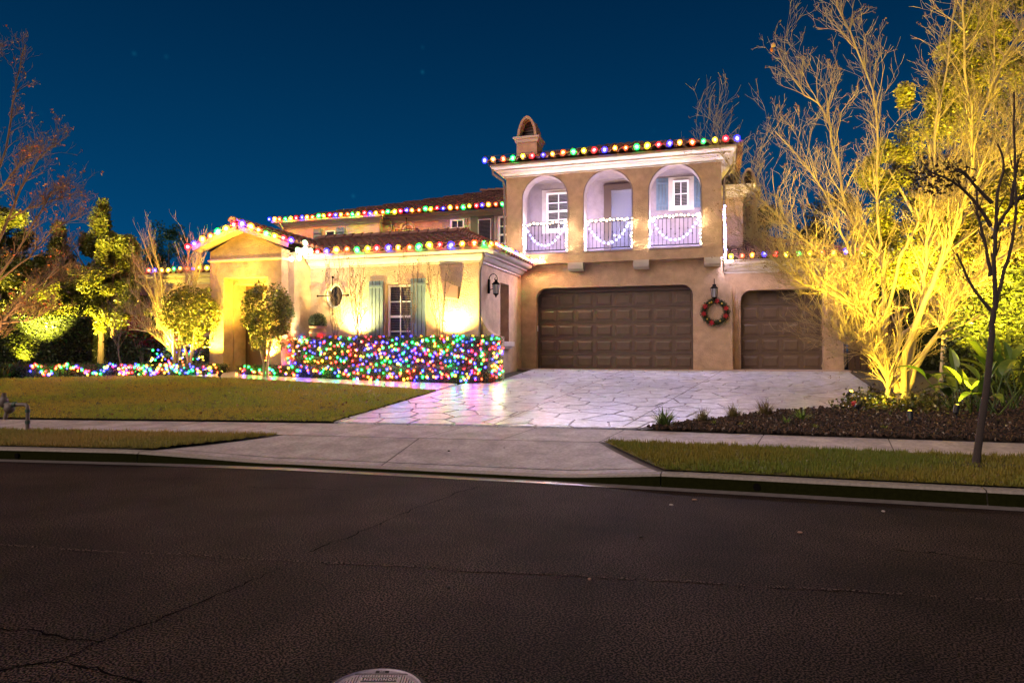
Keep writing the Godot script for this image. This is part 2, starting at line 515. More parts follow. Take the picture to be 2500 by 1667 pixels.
# ---------------------------------------------------------------- street, walks, drive and lawn
func ground() -> void:
	var b := MB.new()
	var xs := steps(-60, 60, 3)
	# one sheet to the horizon, under everything
	sheet(b, [-500.0, -60.0], func(_x): return 120.0, func(_x): return -600.0, 6, func(_x, z): return -.12 if z > -12 else .6)
	sheet(b, [60.0, 500.0], func(_x): return 120.0, func(_x): return -600.0, 6, func(_x, z): return -.12 if z > -12 else .6)
	sheet(b, xs, func(x): return z_kerb(x) - .02, func(x): return z_far(x), 1, func(x, z): return lerpf(-.06, .14, clampf((z_kerb(x) - z) / 3.2, 0, 1)))
	sheet(b, xs, func(x): return z_far(x), func(_x): return -24.0, 10, func(x, z): return yard(x, z) - .04)
	sheet(b, xs, func(_x): return -24.0, func(_x): return -600.0, 3, func(_x, _z): return .86)
	struct("yard_ground", b, M.soil)
	b = MB.new()
	sheet(b, xs, func(_x): return 120.0, func(x): return z_kerb(x) + .02, 12, func(_x, _z): return 0.0)
	var road := struct("road", b, M.asphalt)
	# cracks and an old paving seam
	var cracks := [
		[Vector2(-6, -2.3), Vector2(-3.61, -2.65), Vector2(-2.96, -2.67)],
		[Vector2(-3.3, -2.2), Vector2(-2.96, -2.46), Vector2(-2.43, -2.41), Vector2(-2.1, -2.1)],
		[Vector2(-3.6, -2.0), Vector2(-3.0, -2.45), Vector2(-2.9, -3.22), Vector2(-2.84, -3.94)],
		[Vector2(-2.86, -4.3), Vector2(-2.75, -5.17), Vector2(-2.67, -6.06), Vector2(-2.48, -6.95)],
		[Vector2(1.2, -5.62), Vector2(1.55, -5.59), Vector2(1.96, -5.48), Vector2(3.4, -5.3)],
		[Vector2(-4.9, -6.2), Vector2(-3.7, -6.35)]]
	var wob := FastNoiseLite.new()
	wob.frequency = .012
	for k in cracks.size():
		b = MB.new()
		var prev := Vector2.ZERO
		var pw := 0.0
		for s in cracks[k].size() - 1:
			var p: Vector2 = cracks[k][s]
			var q: Vector2 = cracks[k][s + 1]
			var m := maxi(4, int(p.distance_to(q) / .05))
			for i in m + 1:
				var o := p.lerp(q, float(i) / m) + Vector2(rr(-.012, .012), rr(-.018, .018)) + Vector2(wob.get_noise_2d(i * 9.0, k * 50.0 + s * 17.0), wob.get_noise_2d(i * 9.0, 500.0 + k * 50.0 + s * 17.0)) * .09 * sin(PI * i / m)
				var w := rr(.002, .011 if k < 2 or k == 4 else .007)
				if prev != Vector2.ZERO:
					var d := (o - prev).normalized().orthogonal()
					b.quad(Vector3(prev.x + d.x * pw, .004, prev.y + d.y * pw), Vector3(o.x + d.x * w, .004, o.y + d.y * w), Vector3(o.x - d.x * w, .004, o.y - d.y * w), Vector3(prev.x - d.x * pw, .004, prev.y - d.y * pw), Vector3.UP)
				prev = o; pw = w
		part("crack", b, M.crack, road)
	b = MB.new()
	var sx := steps(-7, 2, .06)
	var bend := FastNoiseLite.new()
	bend.frequency = .9
	bend.seed = 4
	for i in sx.size() - 1:
		var za: float = lerpf(-3.55, -4.75, (sx[i] + 7) / 9.0) + bend.get_noise_1d(sx[i]) * .05
		var zb: float = lerpf(-3.55, -4.75, (sx[i + 1] + 7) / 9.0) + bend.get_noise_1d(sx[i + 1]) * .05
		if rng.randf() < .25: continue
		var w := rr(.008, .028)
		b.quad(Vector3(sx[i], .004, za - w), Vector3(sx[i + 1], .004, zb - w), Vector3(sx[i + 1], .004, zb + rr(.004, .02)), Vector3(sx[i], .004, za + rr(.004, .02)), Vector3.UP)
	part("paving_seam", b, M.seam, road)
	# gutter
	b = MB.new()
	sheet(b, steps(-40, 40, 1), func(x): return z_kerb(x) + .2, func(x): return z_kerb(x) - .01, 1, func(_x, _z): return .005)
	struct("gutter", b, mat("wet_concrete", lin(.3, .26, .25), .28, noise_tex(.02, 4, .7, 1, 512), .8))
	# kerb, dropped in front of the drive
	var top := func(x: float) -> float: return lerps(x, [-60.0, -7.4, -5.6, -1.7, -.55, 60.0], [.15, .15, .05, .05, .15, .15])
	var kerb := Node3D.new()
	kerb.name = "kerb"
	add_child(kerb)
	kerb.set_meta("kind", "structure")
	var edges := [-40.0, -34.0, -28.0, -22.0, -16.0, -10.0, -7.3, -.62, 2.4, 5.4, 8.4, 14.0, 20.0, 30.0, 40.0]
	for k in edges.size() - 1:
		b = MB.new()
		var fb := MB.new()
		var ks := steps(edges[k] + .006, edges[k + 1] - .006, .3)
		for i in ks.size() - 1:
			var p: float = ks[i]
			var q: float = ks[i + 1]
			var g := func(x: float, out: float, y: float) -> Vector3: return Vector3(x, y, z_kerb(x) + out)
			var a: float = top.call(p)
			var c: float = top.call(q)
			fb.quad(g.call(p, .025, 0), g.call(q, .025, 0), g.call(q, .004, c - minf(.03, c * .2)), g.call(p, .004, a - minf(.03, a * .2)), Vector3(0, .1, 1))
			b.quad(g.call(p, .004, a - minf(.03, a * .2)), g.call(q, .004, c - minf(.03, c * .2)), g.call(q, -.016, c - .006), g.call(p, -.016, a - .006), Vector3(0, .5, 1))
			b.quad(g.call(p, -.016, a - .006), g.call(q, -.016, c - .006), g.call(q, -.15, c), g.call(p, -.15, a), Vector3.UP)
			b.quad(g.call(p, -.15, a), g.call(q, -.15, c), g.call(q, -.16, -.05), g.call(p, -.16, -.05), Vector3(0, 0, -1))
		var seg := part("kerb_segment", b, M.kerb_concrete, kerb)
		part("kerb_face", fb, M.shaded_moss_concrete, seg)  # along the dropped kerb this dark face also paints the lip shadow
	b = MB.new()
	b.tube(PackedVector3Array([Vector3(-9.05, .055, z_kerb(-9.05) + .035), Vector3(-9.05, .055, z_kerb(-9.05) - .02)]), PackedFloat32Array([.035, .035]), 10, true)
	b.tube(PackedVector3Array([Vector3(.35, .06, z_kerb(.35) + .035), Vector3(.35, .06, z_kerb(.35) - .02)]), PackedFloat32Array([.035, .035]), 10, true)
	part("drain_hole", b, M.crack, kerb)
	# apron: two big slabs and a front lip
	var apron_h := func(x: float, z: float) -> float:
		var zk := z_kerb(x) - .15
		return lerpf(top.call(x) - .004, .2, clampf((zk - z) / (zk - z_near(x)), 0, 1))
	b = MB.new()
	sheet(b, steps(-7.6, -.4, .3), func(x): return z_kerb(x) - .14, func(x): return z_near(x) + .02, 3, func(x, z): return apron_h.call(x, z) - .012)
	var apron := struct("driveway_apron", b, M.joint)
	for g in [[-7.25, -6.3, -4.02, -4.2], [-4.0, -4.18, -.66, -1.62]]:
		b = MB.new()
		for r in [[.005, .11], [.125, 1.0]]:
			for i in 12:
				for j in (1 if r[0] < .1 else 5):
					var q := []
					for e in [[0, 0], [1, 0], [1, 1], [0, 1]]:
						var v := lerpf(r[0], r[1], float(j + e[1]) / (1 if r[0] < .1 else 5))
						var x := lerpf(lerpf(g[0], g[1], v), lerpf(g[2], g[3], v), float(i + e[0]) / 12)
						var z := lerpf(z_kerb(x) - .15, z_near(x) + .015, v)
						q.append(Vector3(x, apron_h.call(x, z), z))
					b.quad(q[0], q[1], q[2], q[3], Vector3.UP)
		part("concrete_slab", b, M.concrete, apron)
	# pavement
	b = MB.new()
	var walk_h := func(x: float, z: float) -> float: return lerpf(.2, .24, clampf((z_near(x) - z) / 1.2, 0, 1))
	sheet(b, steps(-40, 40, 1), func(x): return z_near(x) + .0, func(x): return z_far(x), 1, func(x, z): return walk_h.call(x, z) - .014)
	var pavement := struct("pavement", b, M.joint)
	var cuts := [-40.0, -34.0, -28.0, -22.0, -17.0, -14.3, -12.4, -10.6, -8.75, -7.15, -5.6, -4.15, -3.0, -1.62, .42, 2.05, 3.7, 5.3, 7.0, 9.0, 12.0, 16.0, 22.0, 30.0, 40.0]
	for k in cuts.size() - 1:
		b = MB.new()
		var sl := .25 if cuts[k] < -2 else .0
		var ps := steps(cuts[k] + .008, cuts[k + 1] - .008, .4)
		for i in ps.size() - 1:
			var q := []
			for e in [[0, 0], [1, 0], [1, 1], [0, 1]]:
				var x0: float = ps[i + e[0]]
				var x: float = x0 + (.18 if e[1] else 0.0)
				var z := z_far(x) + .012 if e[1] else z_near(x) - .012
				q.append(Vector3(x, walk_h.call(x, z), z))
			b.quad(q[0], q[1], q[2], q[3], Vector3.UP)
		part("pavement_slab", b, M.concrete, pavement)
	# parkway lawns between kerb and pavement
	var pk := func(x: float, z: float) -> float: return lerpf(.165, .225, clampf((z_kerb(x) - .16 - z) / 1.8, 0, 1))
	var strips := [[-40.0, -6.45, true], [-1.5, 40.0, false]]
	for s in strips:
		b = MB.new()
		var left: bool = s[2]
		var near := func(x: float) -> float:
			var zk := z_kerb(x) - .155
			if left: return lerpf(zk, z_near(x), clampf((x + 7.3) / .95, 0, 1))
			return lerpf(zk, z_near(x), clampf((-.62 - x) / .95, 0, 1))
		var gx := steps(s[0], s[1], .3)
		if not left: gx[0] = -1.55
		sheet(b, gx, near, func(x): return z_near(x) + .01, 2, pk)
		var lawn := struct("parkway_lawn", b, M.lawn)
		grass(lawn, near, func(x): return z_near(x) + .01, pk, maxf(s[0], -11.5), minf(s[1], 5.5), 700, .035, .07, Color(.36, .24, .05) if left else Color(.2, .155, .012), Color(.25, .22, .03) if left else Color(.115, .15, .009))
	# front lawn
	b = MB.new()
	var lawn_top := func(x: float) -> float: return lerps(x, [-60.0, -18.2, -16.2, -13.55, -9.4, -6.34], [-9.0, -13.35, -14.25, -15.0, -15.02, -14.72])
	sheet(b, steps(-40, -6.36, .5), func(x): return z_far(x) - .01, lawn_top, 6, func(x, z): return yard(x, z) + .03)
	var fl := struct("front_lawn", b, M.lawn)
	grass(fl, func(x): return z_far(x) - .01, lawn_top, func(x, z): return yard(x, z) + .028, -20, -6.38, 320, .035, .06, Color(.52, .38, .04), Color(.34, .38, .026))
	var dead := []
	var dead_tints := []
	for k in 170:
		var x := rr(-19, -6.5)
		var z := lerpf(z_far(x), lawn_top.call(x), rng.randf())
		dead.append(Transform3D(rand_basis(rr(.04, .08)), on_yard(x, z, .07)))
		dead_tints.append(Color(.3, .14, .05).lerp(Color(.2, .05, .03), rng.randf()))
	stuff("fallen_leaves", leaf_mesh(.7), M.dry_leaf, fl, dead, dead_tints)
	# garden path
	b = MB.new()
	slab(b, PackedVector2Array([Vector2(-6.36, -14.74), Vector2(-9.4, -15.04), Vector2(-13.7, -15.02), Vector2(-13.25, -15.6), Vector2(-13.2, -17.1), Vector2(-12.4, -17.1), Vector2(-12.6, -15.75), Vector2(-9.3, -15.85), Vector2(-6.36, -16.1)]), yard, .035)
	struct("garden_path", b, mat("smooth_concrete", lin(.5, .46, .45), .3, noise_tex(.02, 4, .75, 1, 512), .8))
	driveway()

func grass(parent: Node, near: Callable, far: Callable, h: Callable, x0: float, x1: float, density: float, s0: float, s1: float, ca: Color, cb: Color) -> void:
	var t := MB.new()
	for i in 6:
		var a := i * 2.4
		var d := Vector3(cos(a), 0, sin(a))
		var w := Vector3(-d.z, 0, d.x) * .09
		t.tri(d * .25 - w, d * .25 + w, d * (.5 + .12 * i) + Vector3(0, 1.1 - .1 * i, 0), Vector3(0, .3, 1))
	var places := []
	var tints := []
	var x := x0
	while x < x1:
		var za: float = near.call(x)
		var zb: float = far.call(x)
		var cnt := int(absf(za - zb) * density * .1 + rng.randf())
		for i in cnt:
			var px := x + rr(0, .1)
			var z := rr(za, zb)
			places.append(Transform3D(Basis(Vector3.UP, rr(0, TAU)).scaled(Vector3(1, rr(.7, 1.2), 1) * rr(s0, s1)), Vector3(px, h.call(px, z), z)))
			var k := clampf(.5 + .5 * sin(px * 1.7 + sin(z * 2.3) * 1.4) + rr(-.4, .4), 0, 1)
			tints.append(ca.lerp(cb, k))
		x += .1
	stuff("grass", t.mesh(), M.grass_blade, parent, places, tints)

func driveway() -> void:
	var outline := PackedVector2Array([Vector2(-6.33, -10.25), Vector2(-4.2, -10.47), Vector2(-1.74, -10.68), Vector2(-1.15, -10.82), Vector2(1.06, -12.93), Vector2(1.83, -13.42), Vector2(2.77, -15.1), Vector2(3.25, -17.2), Vector2(3.4, -20.75), Vector2(-5.6, -20.75), Vector2(-5.6, -17.3), Vector2(-6.3, -16.1)])
	var b := MB.new()
	var right_edge := func(x: float) -> float: return lerps(x, [-6.4, -4.2, -1.74, -1.15, 1.06, 1.83, 2.77, 3.25, 3.4], [-10.25, -10.48, -10.68, -10.82, -12.93, -13.42, -15.1, -17.2, -20.7])
	sheet(b, steps(-6.33, -5.6, .25), right_edge, func(_x): return -16.3, 8, func(x, z): return yard(x, z) + .002)
	sheet(b, steps(-5.6, 3.4, .2), right_edge, func(_x): return -20.76, 12, func(x, z): return yard(x, z) + .002)
	var drive := struct("driveway", b, M.mortar)
	var pts := []
	var gz := 0
	var z := -9.9
	while z > -21.4:
		var x := -6.8 + (.31 if gz % 2 else 0.0)
		while x < 4:
			pts.append(Vector2(x + rr(-.2, .2), z + rr(-.19, .19)))
			x += .66
		z -= .6
		gz += 1
	for p in pts:
		var cell := PackedVector2Array([p + Vector2(-1, -1), p + Vector2(1, -1), p + Vector2(1, 1), p + Vector2(-1, 1)])
		for q in pts:
			if q == p or p.distance_squared_to(q) > 4: continue
			var m: Vector2 = (p + q) / 2
			var d: Vector2 = (q - p).normalized()
			var o := PackedVector2Array()
			for i in cell.size():
				var s := cell[i]
				var e := cell[(i + 1) % cell.size()]
				var ds := (s - m).dot(d)
				var de := (e - m).dot(d)
				if ds <= 0: o.append(s)
				if ds * de < 0: o.append(s.lerp(e, ds / (ds - de)))
			cell = o
			if cell.size() < 3: break
		if cell.size() < 3: continue
		for piece in Geometry2D.intersect_polygons(cell, outline):
			var shrunk := Geometry2D.offset_polygon(piece, -.008)
			if shrunk.is_empty(): continue
			b = MB.new()
			slab(b, shrunk[0], yard, .016 + rr(0, .004), .012)
			if b.v.size(): part("flagstone", b, M["flagstone_%d" % rng.randi_range(0, 2)], drive)
	# sawn control joints
	for l in [[Vector2(-3.55, -10.6), Vector2(-2.75, -20.7)], [Vector2(-1.48, -10.8), Vector2(.05, -20.7)], [Vector2(-6.3, -12.6), Vector2(1.2, -13.2)], [Vector2(-6.3, -16.3), Vector2(2.9, -16.4)]]:
		b = MB.new()
		var a: Vector2 = l[0]
		var c: Vector2 = l[1]
		var o := (c - a).normalized().orthogonal() * .009
		for i in 12:
			var p := a.lerp(c, i / 12.0)
			var q := a.lerp(c, (i + 1) / 12.0)
			b.quad(on_yard(p.x + o.x, p.y + o.y, .0245), on_yard(q.x + o.x, q.y + o.y, .0245), on_yard(q.x - o.x, q.y - o.y, .0245), on_yard(p.x - o.x, p.y - o.y, .0245), Vector3.UP)
		part("control_joint", b, M.joint, drive)
	b = MB.new()
	slab(b, PackedVector2Array([Vector2(-6.2, -20.77), Vector2(3.6, -20.77), Vector2(3.6, -22.5), Vector2(.1, -22.5), Vector2(.1, -21.7), Vector2(-6.2, -21.7)]), yard, .02)
	struct("garage_threshold", b, mat("pink_concrete", lin(.42, .31, .27), .7, noise_tex(.02, 4, .75, 1, 512), .8))
	# bark mulch beds
	b = MB.new()
	slab(b, PackedVector2Array([Vector2(-1.12, -10.84), Vector2(1.06, -12.96), Vector2(1.83, -13.45), Vector2(2.8, -15.1), Vector2(3.3, -17.2), Vector2(3.42, -20.8), Vector2(3.6, -21.8), Vector2(12, -21.8), Vector2(12, -10.66)]), yard, .03, .05)
	var bed := struct("mulch_bed", b, M.soil)
	var chip := MB.new()
	chip.box(Vector3(-.5, -.12, -.2), Vector3(.5, .12, .2))
	var places := []
	var tints := []
	for i in 16000:
		var x := rr(-1.1, 7.5)
		var zz := -10.66 - absf(rng.randfn(0, 2.2))
		var lim := lerps(x, [-1.12, 1.06, 1.83, 2.8, 3.3], [-10.84, -12.9, -13.4, -15.0, -18.0])
		if zz < lim - .03: continue
		places.append(Transform3D(rand_basis(rr(.03, .075)), on_yard(x, zz, .035 + rr(0, .02))))
		var k := rr(.15, 1) ** 2
		tints.append(Color(.09, .045, .022) * k + Color(.008, .005, .003) + (Color(.2, .17, .14) if rng.randf() < .03 else Color(0, 0, 0)))
	stuff("bark_chips", chip.mesh(), M.mulch, bed, places, tints)

# ---------------------------------------------------------------- the house
func window(called: String, at: Vector3, w: float, h: float, cols: int, rows: int, sash := false, fw := .06, blinds := true) -> MeshInstance3D:
	var b := MB.new()
	b.box(Vector3(0, 0, 0), Vector3(fw, h, .07)); b.box(Vector3(w - fw, 0, 0), Vector3(w, h, .07))
	b.box(Vector3(fw, 0, 0), Vector3(w - fw, fw, .07)); b.box(Vector3(fw, h - fw, 0), Vector3(w - fw, h, .07))
	var cw := (w - 2 * fw) / cols
	var ch := (h - 2 * fw) / rows
	for i in range(1, cols): b.box(Vector3(fw + cw * i - .014, fw, .02), Vector3(fw + cw * i + .014, h - fw, .055))
	for j in range(1, rows):
		var t := .032 if sash and j * 2 == rows else .013
		b.box(Vector3(fw, fw + ch * j - t, .018), Vector3(w - fw, fw + ch * j + t, .057 if t < .02 else .064))
	var o := part(called, b, M.white_paint, house, at)
	b = MB.new()
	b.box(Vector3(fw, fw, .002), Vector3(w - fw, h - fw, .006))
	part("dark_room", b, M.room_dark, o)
	if blinds:
		b = MB.new()
		var y := fw + .02
		while y < h - fw - .02:
			b.quad(Vector3(fw, y, .012), Vector3(w - fw, y, .012), Vector3(w - fw, y + .022, .026), Vector3(fw, y + .022, .026), Vector3(0, 1, 1))
			y += .048
		part("blind", b, M.blind, o).set_meta("kind", "stuff")
	for i in cols:
		for j in rows:
			b = MB.new()
			b.box(Vector3(fw + cw * i, fw + ch * j, .036), Vector3(fw + cw * (i + 1), fw + ch * (j + 1), .039))
			part("pane", b, M.glass, o)
	return o

func shutter(at: Vector3, w: float, h: float) -> void:
	var o := Node3D.new()
	o.name = "shutter"
	house.add_child(o, true)
	o.position = at
	var n := 4
	for i in n:
		var b := MB.new()
		b.panel(w * i / n + .003, w * (i + 1) / n - .003, 0, h, 0, .035, .006)
		part("plank", b, M.shutter, o)
	for y in [.12, h - .2]:
		var b := MB.new()
		b.panel(.01, w - .01, y, y + .08, .034, .055, .006)
		part("batten", b, M.shutter, o)

func garage_door(x0: float, x1: float, y1: float, z: float, cols: int, rows: int) -> void:
	var b := MB.new()
	var sh := (y1 - FL) / rows
	for j in rows: b.panel(x0, x1, FL + sh * j + .004, FL + sh * (j + 1) - .004, z - .03, z, .006)
	b.box(Vector3(x0, FL, z - .05), Vector3(x1, y1, z - .02))
	var o := part("garage_door", b, M.garage_paint, house)
	var cw := (x1 - x0 - .12) / cols
	for i in cols:
		for j in rows:
			b = MB.new()
			var px := x0 + .06 + cw * i + .07
			var py := FL + sh * j + .09
			var w := cw - .14
			var h := sh - .18
			# a sunk moulding and a raised field
			b.panel(px - .02, px + w + .02, py - .02, py + h + .02, z - .001, z + .012, .012)
			b.panel(px + .012, px + w - .012, py + .012, py + h - .012, z + .011, z + .026, .03)
			part("door_panel", b, M.garage_paint, o)
	b = MB.new()
	b.box(Vector3(x0, FL - .01, z - .03), Vector3(x1, FL + .03, z + .006))
	part("bottom_seal", b, M.black_plastic, o)

func tile_mesh() -> ArrayMesh:
	var b := MB.new()
	var n := 6
	var L := .43
	var r0 := .085
	var r1 := .115
	for i in n:
		var a := PI * i / n
		var c := PI * (i + 1) / n
		var p := func(t: float, far: bool) -> Vector3: return Vector3(cos(t) * (r0 if far else r1), sin(t) * (r0 if far else r1) * .85 + (0.0 if far else .02), -L / 2 if far else L / 2)
		b.quad(p.call(a, false), p.call(c, false), p.call(c, true), p.call(a, true), Vector3(cos((a + c) / 2), sin((a + c) / 2), 0))
		var q := func(t: float) -> Vector3: return Vector3(cos(t) * (r1 - .022), sin(t) * (r1 - .022) * .85 + .02, L / 2)
		b.quad(p.call(a, false), p.call(c, false), q.call(c), q.call(a), Vector3(0, 0, 1))
		b.quad(q.call(a), q.call(c), q.call(c) - Vector3(0, .01, .2), q.call(a) - Vector3(0, .01, .2), Vector3(-cos((a + c) / 2), -sin((a + c) / 2), 0))
	return b.mesh()

# barrel tiles on the slope that starts at o, runs along u, and rises along v; poly in (u, v) metres
func tiles(roof: Node3D, o: Vector3, u: Vector3, v: Vector3, poly: PackedVector2Array, singly: bool, tm: Array, hidden: Variant = null) -> void:
	var up := u.cross(v).normalized()
	if up.y < 0: up = -up
	var places := []
	var tints := []
	var box := Rect2(poly[0], Vector2.ZERO)
	for p in poly: box = box.expand(p)
	var a := box.position.x + .1
	while a < box.end.x:
		var t := .08
		while t < box.end.y:
			if Geometry2D.is_point_in_polygon(Vector2(a, t), poly):
				var at := o + u * (a + rr(-.008, .008)) + v * (t + rr(-.01, .01)) + up * .01
				if hidden == null or not hidden.call(at):
					var bs := Basis(u, up, -v) if u.cross(up).dot(-v) > 0 else Basis(-u, up, -v)
					bs = bs.rotated(up, rr(-.02, .02))
					if singly:
						var tl := part("roof_tile", tm[rng.randi_range(0, tm.size() - 1)], M.tile, roof)
						tl.transform = Transform3D(bs, at)
					else:
						places.append(Transform3D(bs, at))
						var k := rr(.6, 1.15)
						tints.append(Color(k, k * rr(.85, 1.1), k * rr(.8, 1.1)))
			t += .36
		a += .245
	if not singly and places.size(): stuff("roof_tiles", tm[0], M.tile, roof, places, tints)

func tinted_tiles() -> Array:
	var r := []
	for k in 4:
		var src := tile_mesh()
		var a := src.surface_get_arrays(0)
		var cs := PackedColorArray()
		var c := [Color(1, 1, 1), Color(.72, .68, .7), Color(1.15, 1.0, .9), Color(.85, .95, 1.0)][k] as Color
		cs.resize(a[Mesh.ARRAY_VERTEX].size())
		cs.fill(c)
		a[Mesh.ARRAY_COLOR] = cs
		var m := ArrayMesh.new()
		m.add_surface_from_arrays(Mesh.PRIMITIVE_TRIANGLES, a)
		r.append(m)
	return r

func deck(pts: Array, called := "roof") -> MeshInstance3D:
	var b := MB.new()
	for p in pts:
		for i in range(1, p.size() - 1):
			b.tri(p[0], p[i], p[i + 1], Vector3.UP)
			b.tri(p[0] - Vector3(0, .06, 0), p[i] - Vector3(0, .06, 0), p[i + 1] - Vector3(0, .06, 0), Vector3.DOWN)
	return part(called, b, M.roof_deck, house)

func cornice(path: Array, s := 1.0) -> void:
	var b := MB.new()
	b.sweep(path, [Vector2(0, 0), Vector2(.05, 0), Vector2(.05, .05), Vector2(.11, .07), Vector2(.17, .13), Vector2(.19, .17), Vector2(.26, .18), Vector2(.26, .23), Vector2(.38, .25), Vector2(.42, .29), Vector2(.42, .38), Vector2(0, .38)].map(func(p): return p * s))
	part("cornice", b, M.trim, house)

func pipe(pts: Array, called := "downspout") -> void:
	var b := MB.new()
	var r := PackedFloat32Array()
	for p in pts: r.append(.04)
	b.tube(PackedVector3Array(pts), r, 8)
	part(called, b, M.downspout, house)

func ridge(roof: Node3D, a: Vector3, c: Vector3, tm: Array, singly := true) -> void:
	var n := int(a.distance_to(c) / .33)
	var d := (c - a).normalized()
	var side := d.cross(Vector3.UP).normalized()
	var up := side.cross(d).normalized()
	var pl := []
	var ti := []
	for i in n + 1:
		var t := Transform3D(Basis(side * 1.25, up * 1.25, -d) if side.cross(up).dot(-d) > 0 else Basis(-side * 1.25, up * 1.25, -d), a + d * (i * .33) + up * .05)
		if singly: part("ridge_tile", tm[rng.randi_range(0, 3)], M.tile, roof).transform = t
		else:
			pl.append(t)
			ti.append(Color(.9, .85, .85))
	if pl: stuff("ridge_tiles", tm[0], M.tile, roof, pl, ti)

func chimney(at: Vector3, w: float, d: float, base_y: float, cap_y: float, top_y: float) -> void:
	var b := MB.new()
	b.box(Vector3(-w / 2, base_y, -d), Vector3(w / 2, cap_y, 0))
	var o := part("chimney", b, M.stucco, house, at)
	b = MB.new()
	b.sweep([Vector3(-w / 2, cap_y, -d), Vector3(-w / 2, cap_y, 0), Vector3(w / 2, cap_y, 0), Vector3(w / 2, cap_y, -d)], [Vector2(-.01, -.12), Vector2(.04, -.1), Vector2(.06, 0), Vector2(.11, .03), Vector2(.11, .09), Vector2(-.02, .11)])
	b.box(Vector3(-w / 2, cap_y - .02, -d), Vector3(w / 2, cap_y + .1, 0))
	part("chimney_moulding", b, M.trim, o)
	# pointed arch hood, open at the front
	b = MB.new()
	var h := top_y - cap_y - .1
	var outer := PackedVector2Array()
	var inner := PackedVector2Array()
	for i in 17:
		var t := -1.0 + i / 8.0
		var yy := pow(1 - pow(absf(t), 1.9), .62)
		outer.append(Vector2(t * w * .5, cap_y + .1 + h * yy))
		inner.append(Vector2(t * (w * .5 - .09), cap_y + .1 + (h - .1) * yy))
	for i in 16:
		b.ext(PackedVector2Array([outer[i], outer[i + 1], inner[i + 1], inner[i]]), -d * .95, 0)
	part("chimney_hood", b, M.stucco, o)
	b = MB.new()
	b.ext(inner, -d * .9, -d * .5)
	for k in 5: b.box(Vector3(-w * .4, cap_y + .14 + k * .11, -d * .5), Vector3(w * .4, cap_y + .18 + k * .11, -d * .5 + .05))
	part("chimney_grille", b, M.dark_frame, o)

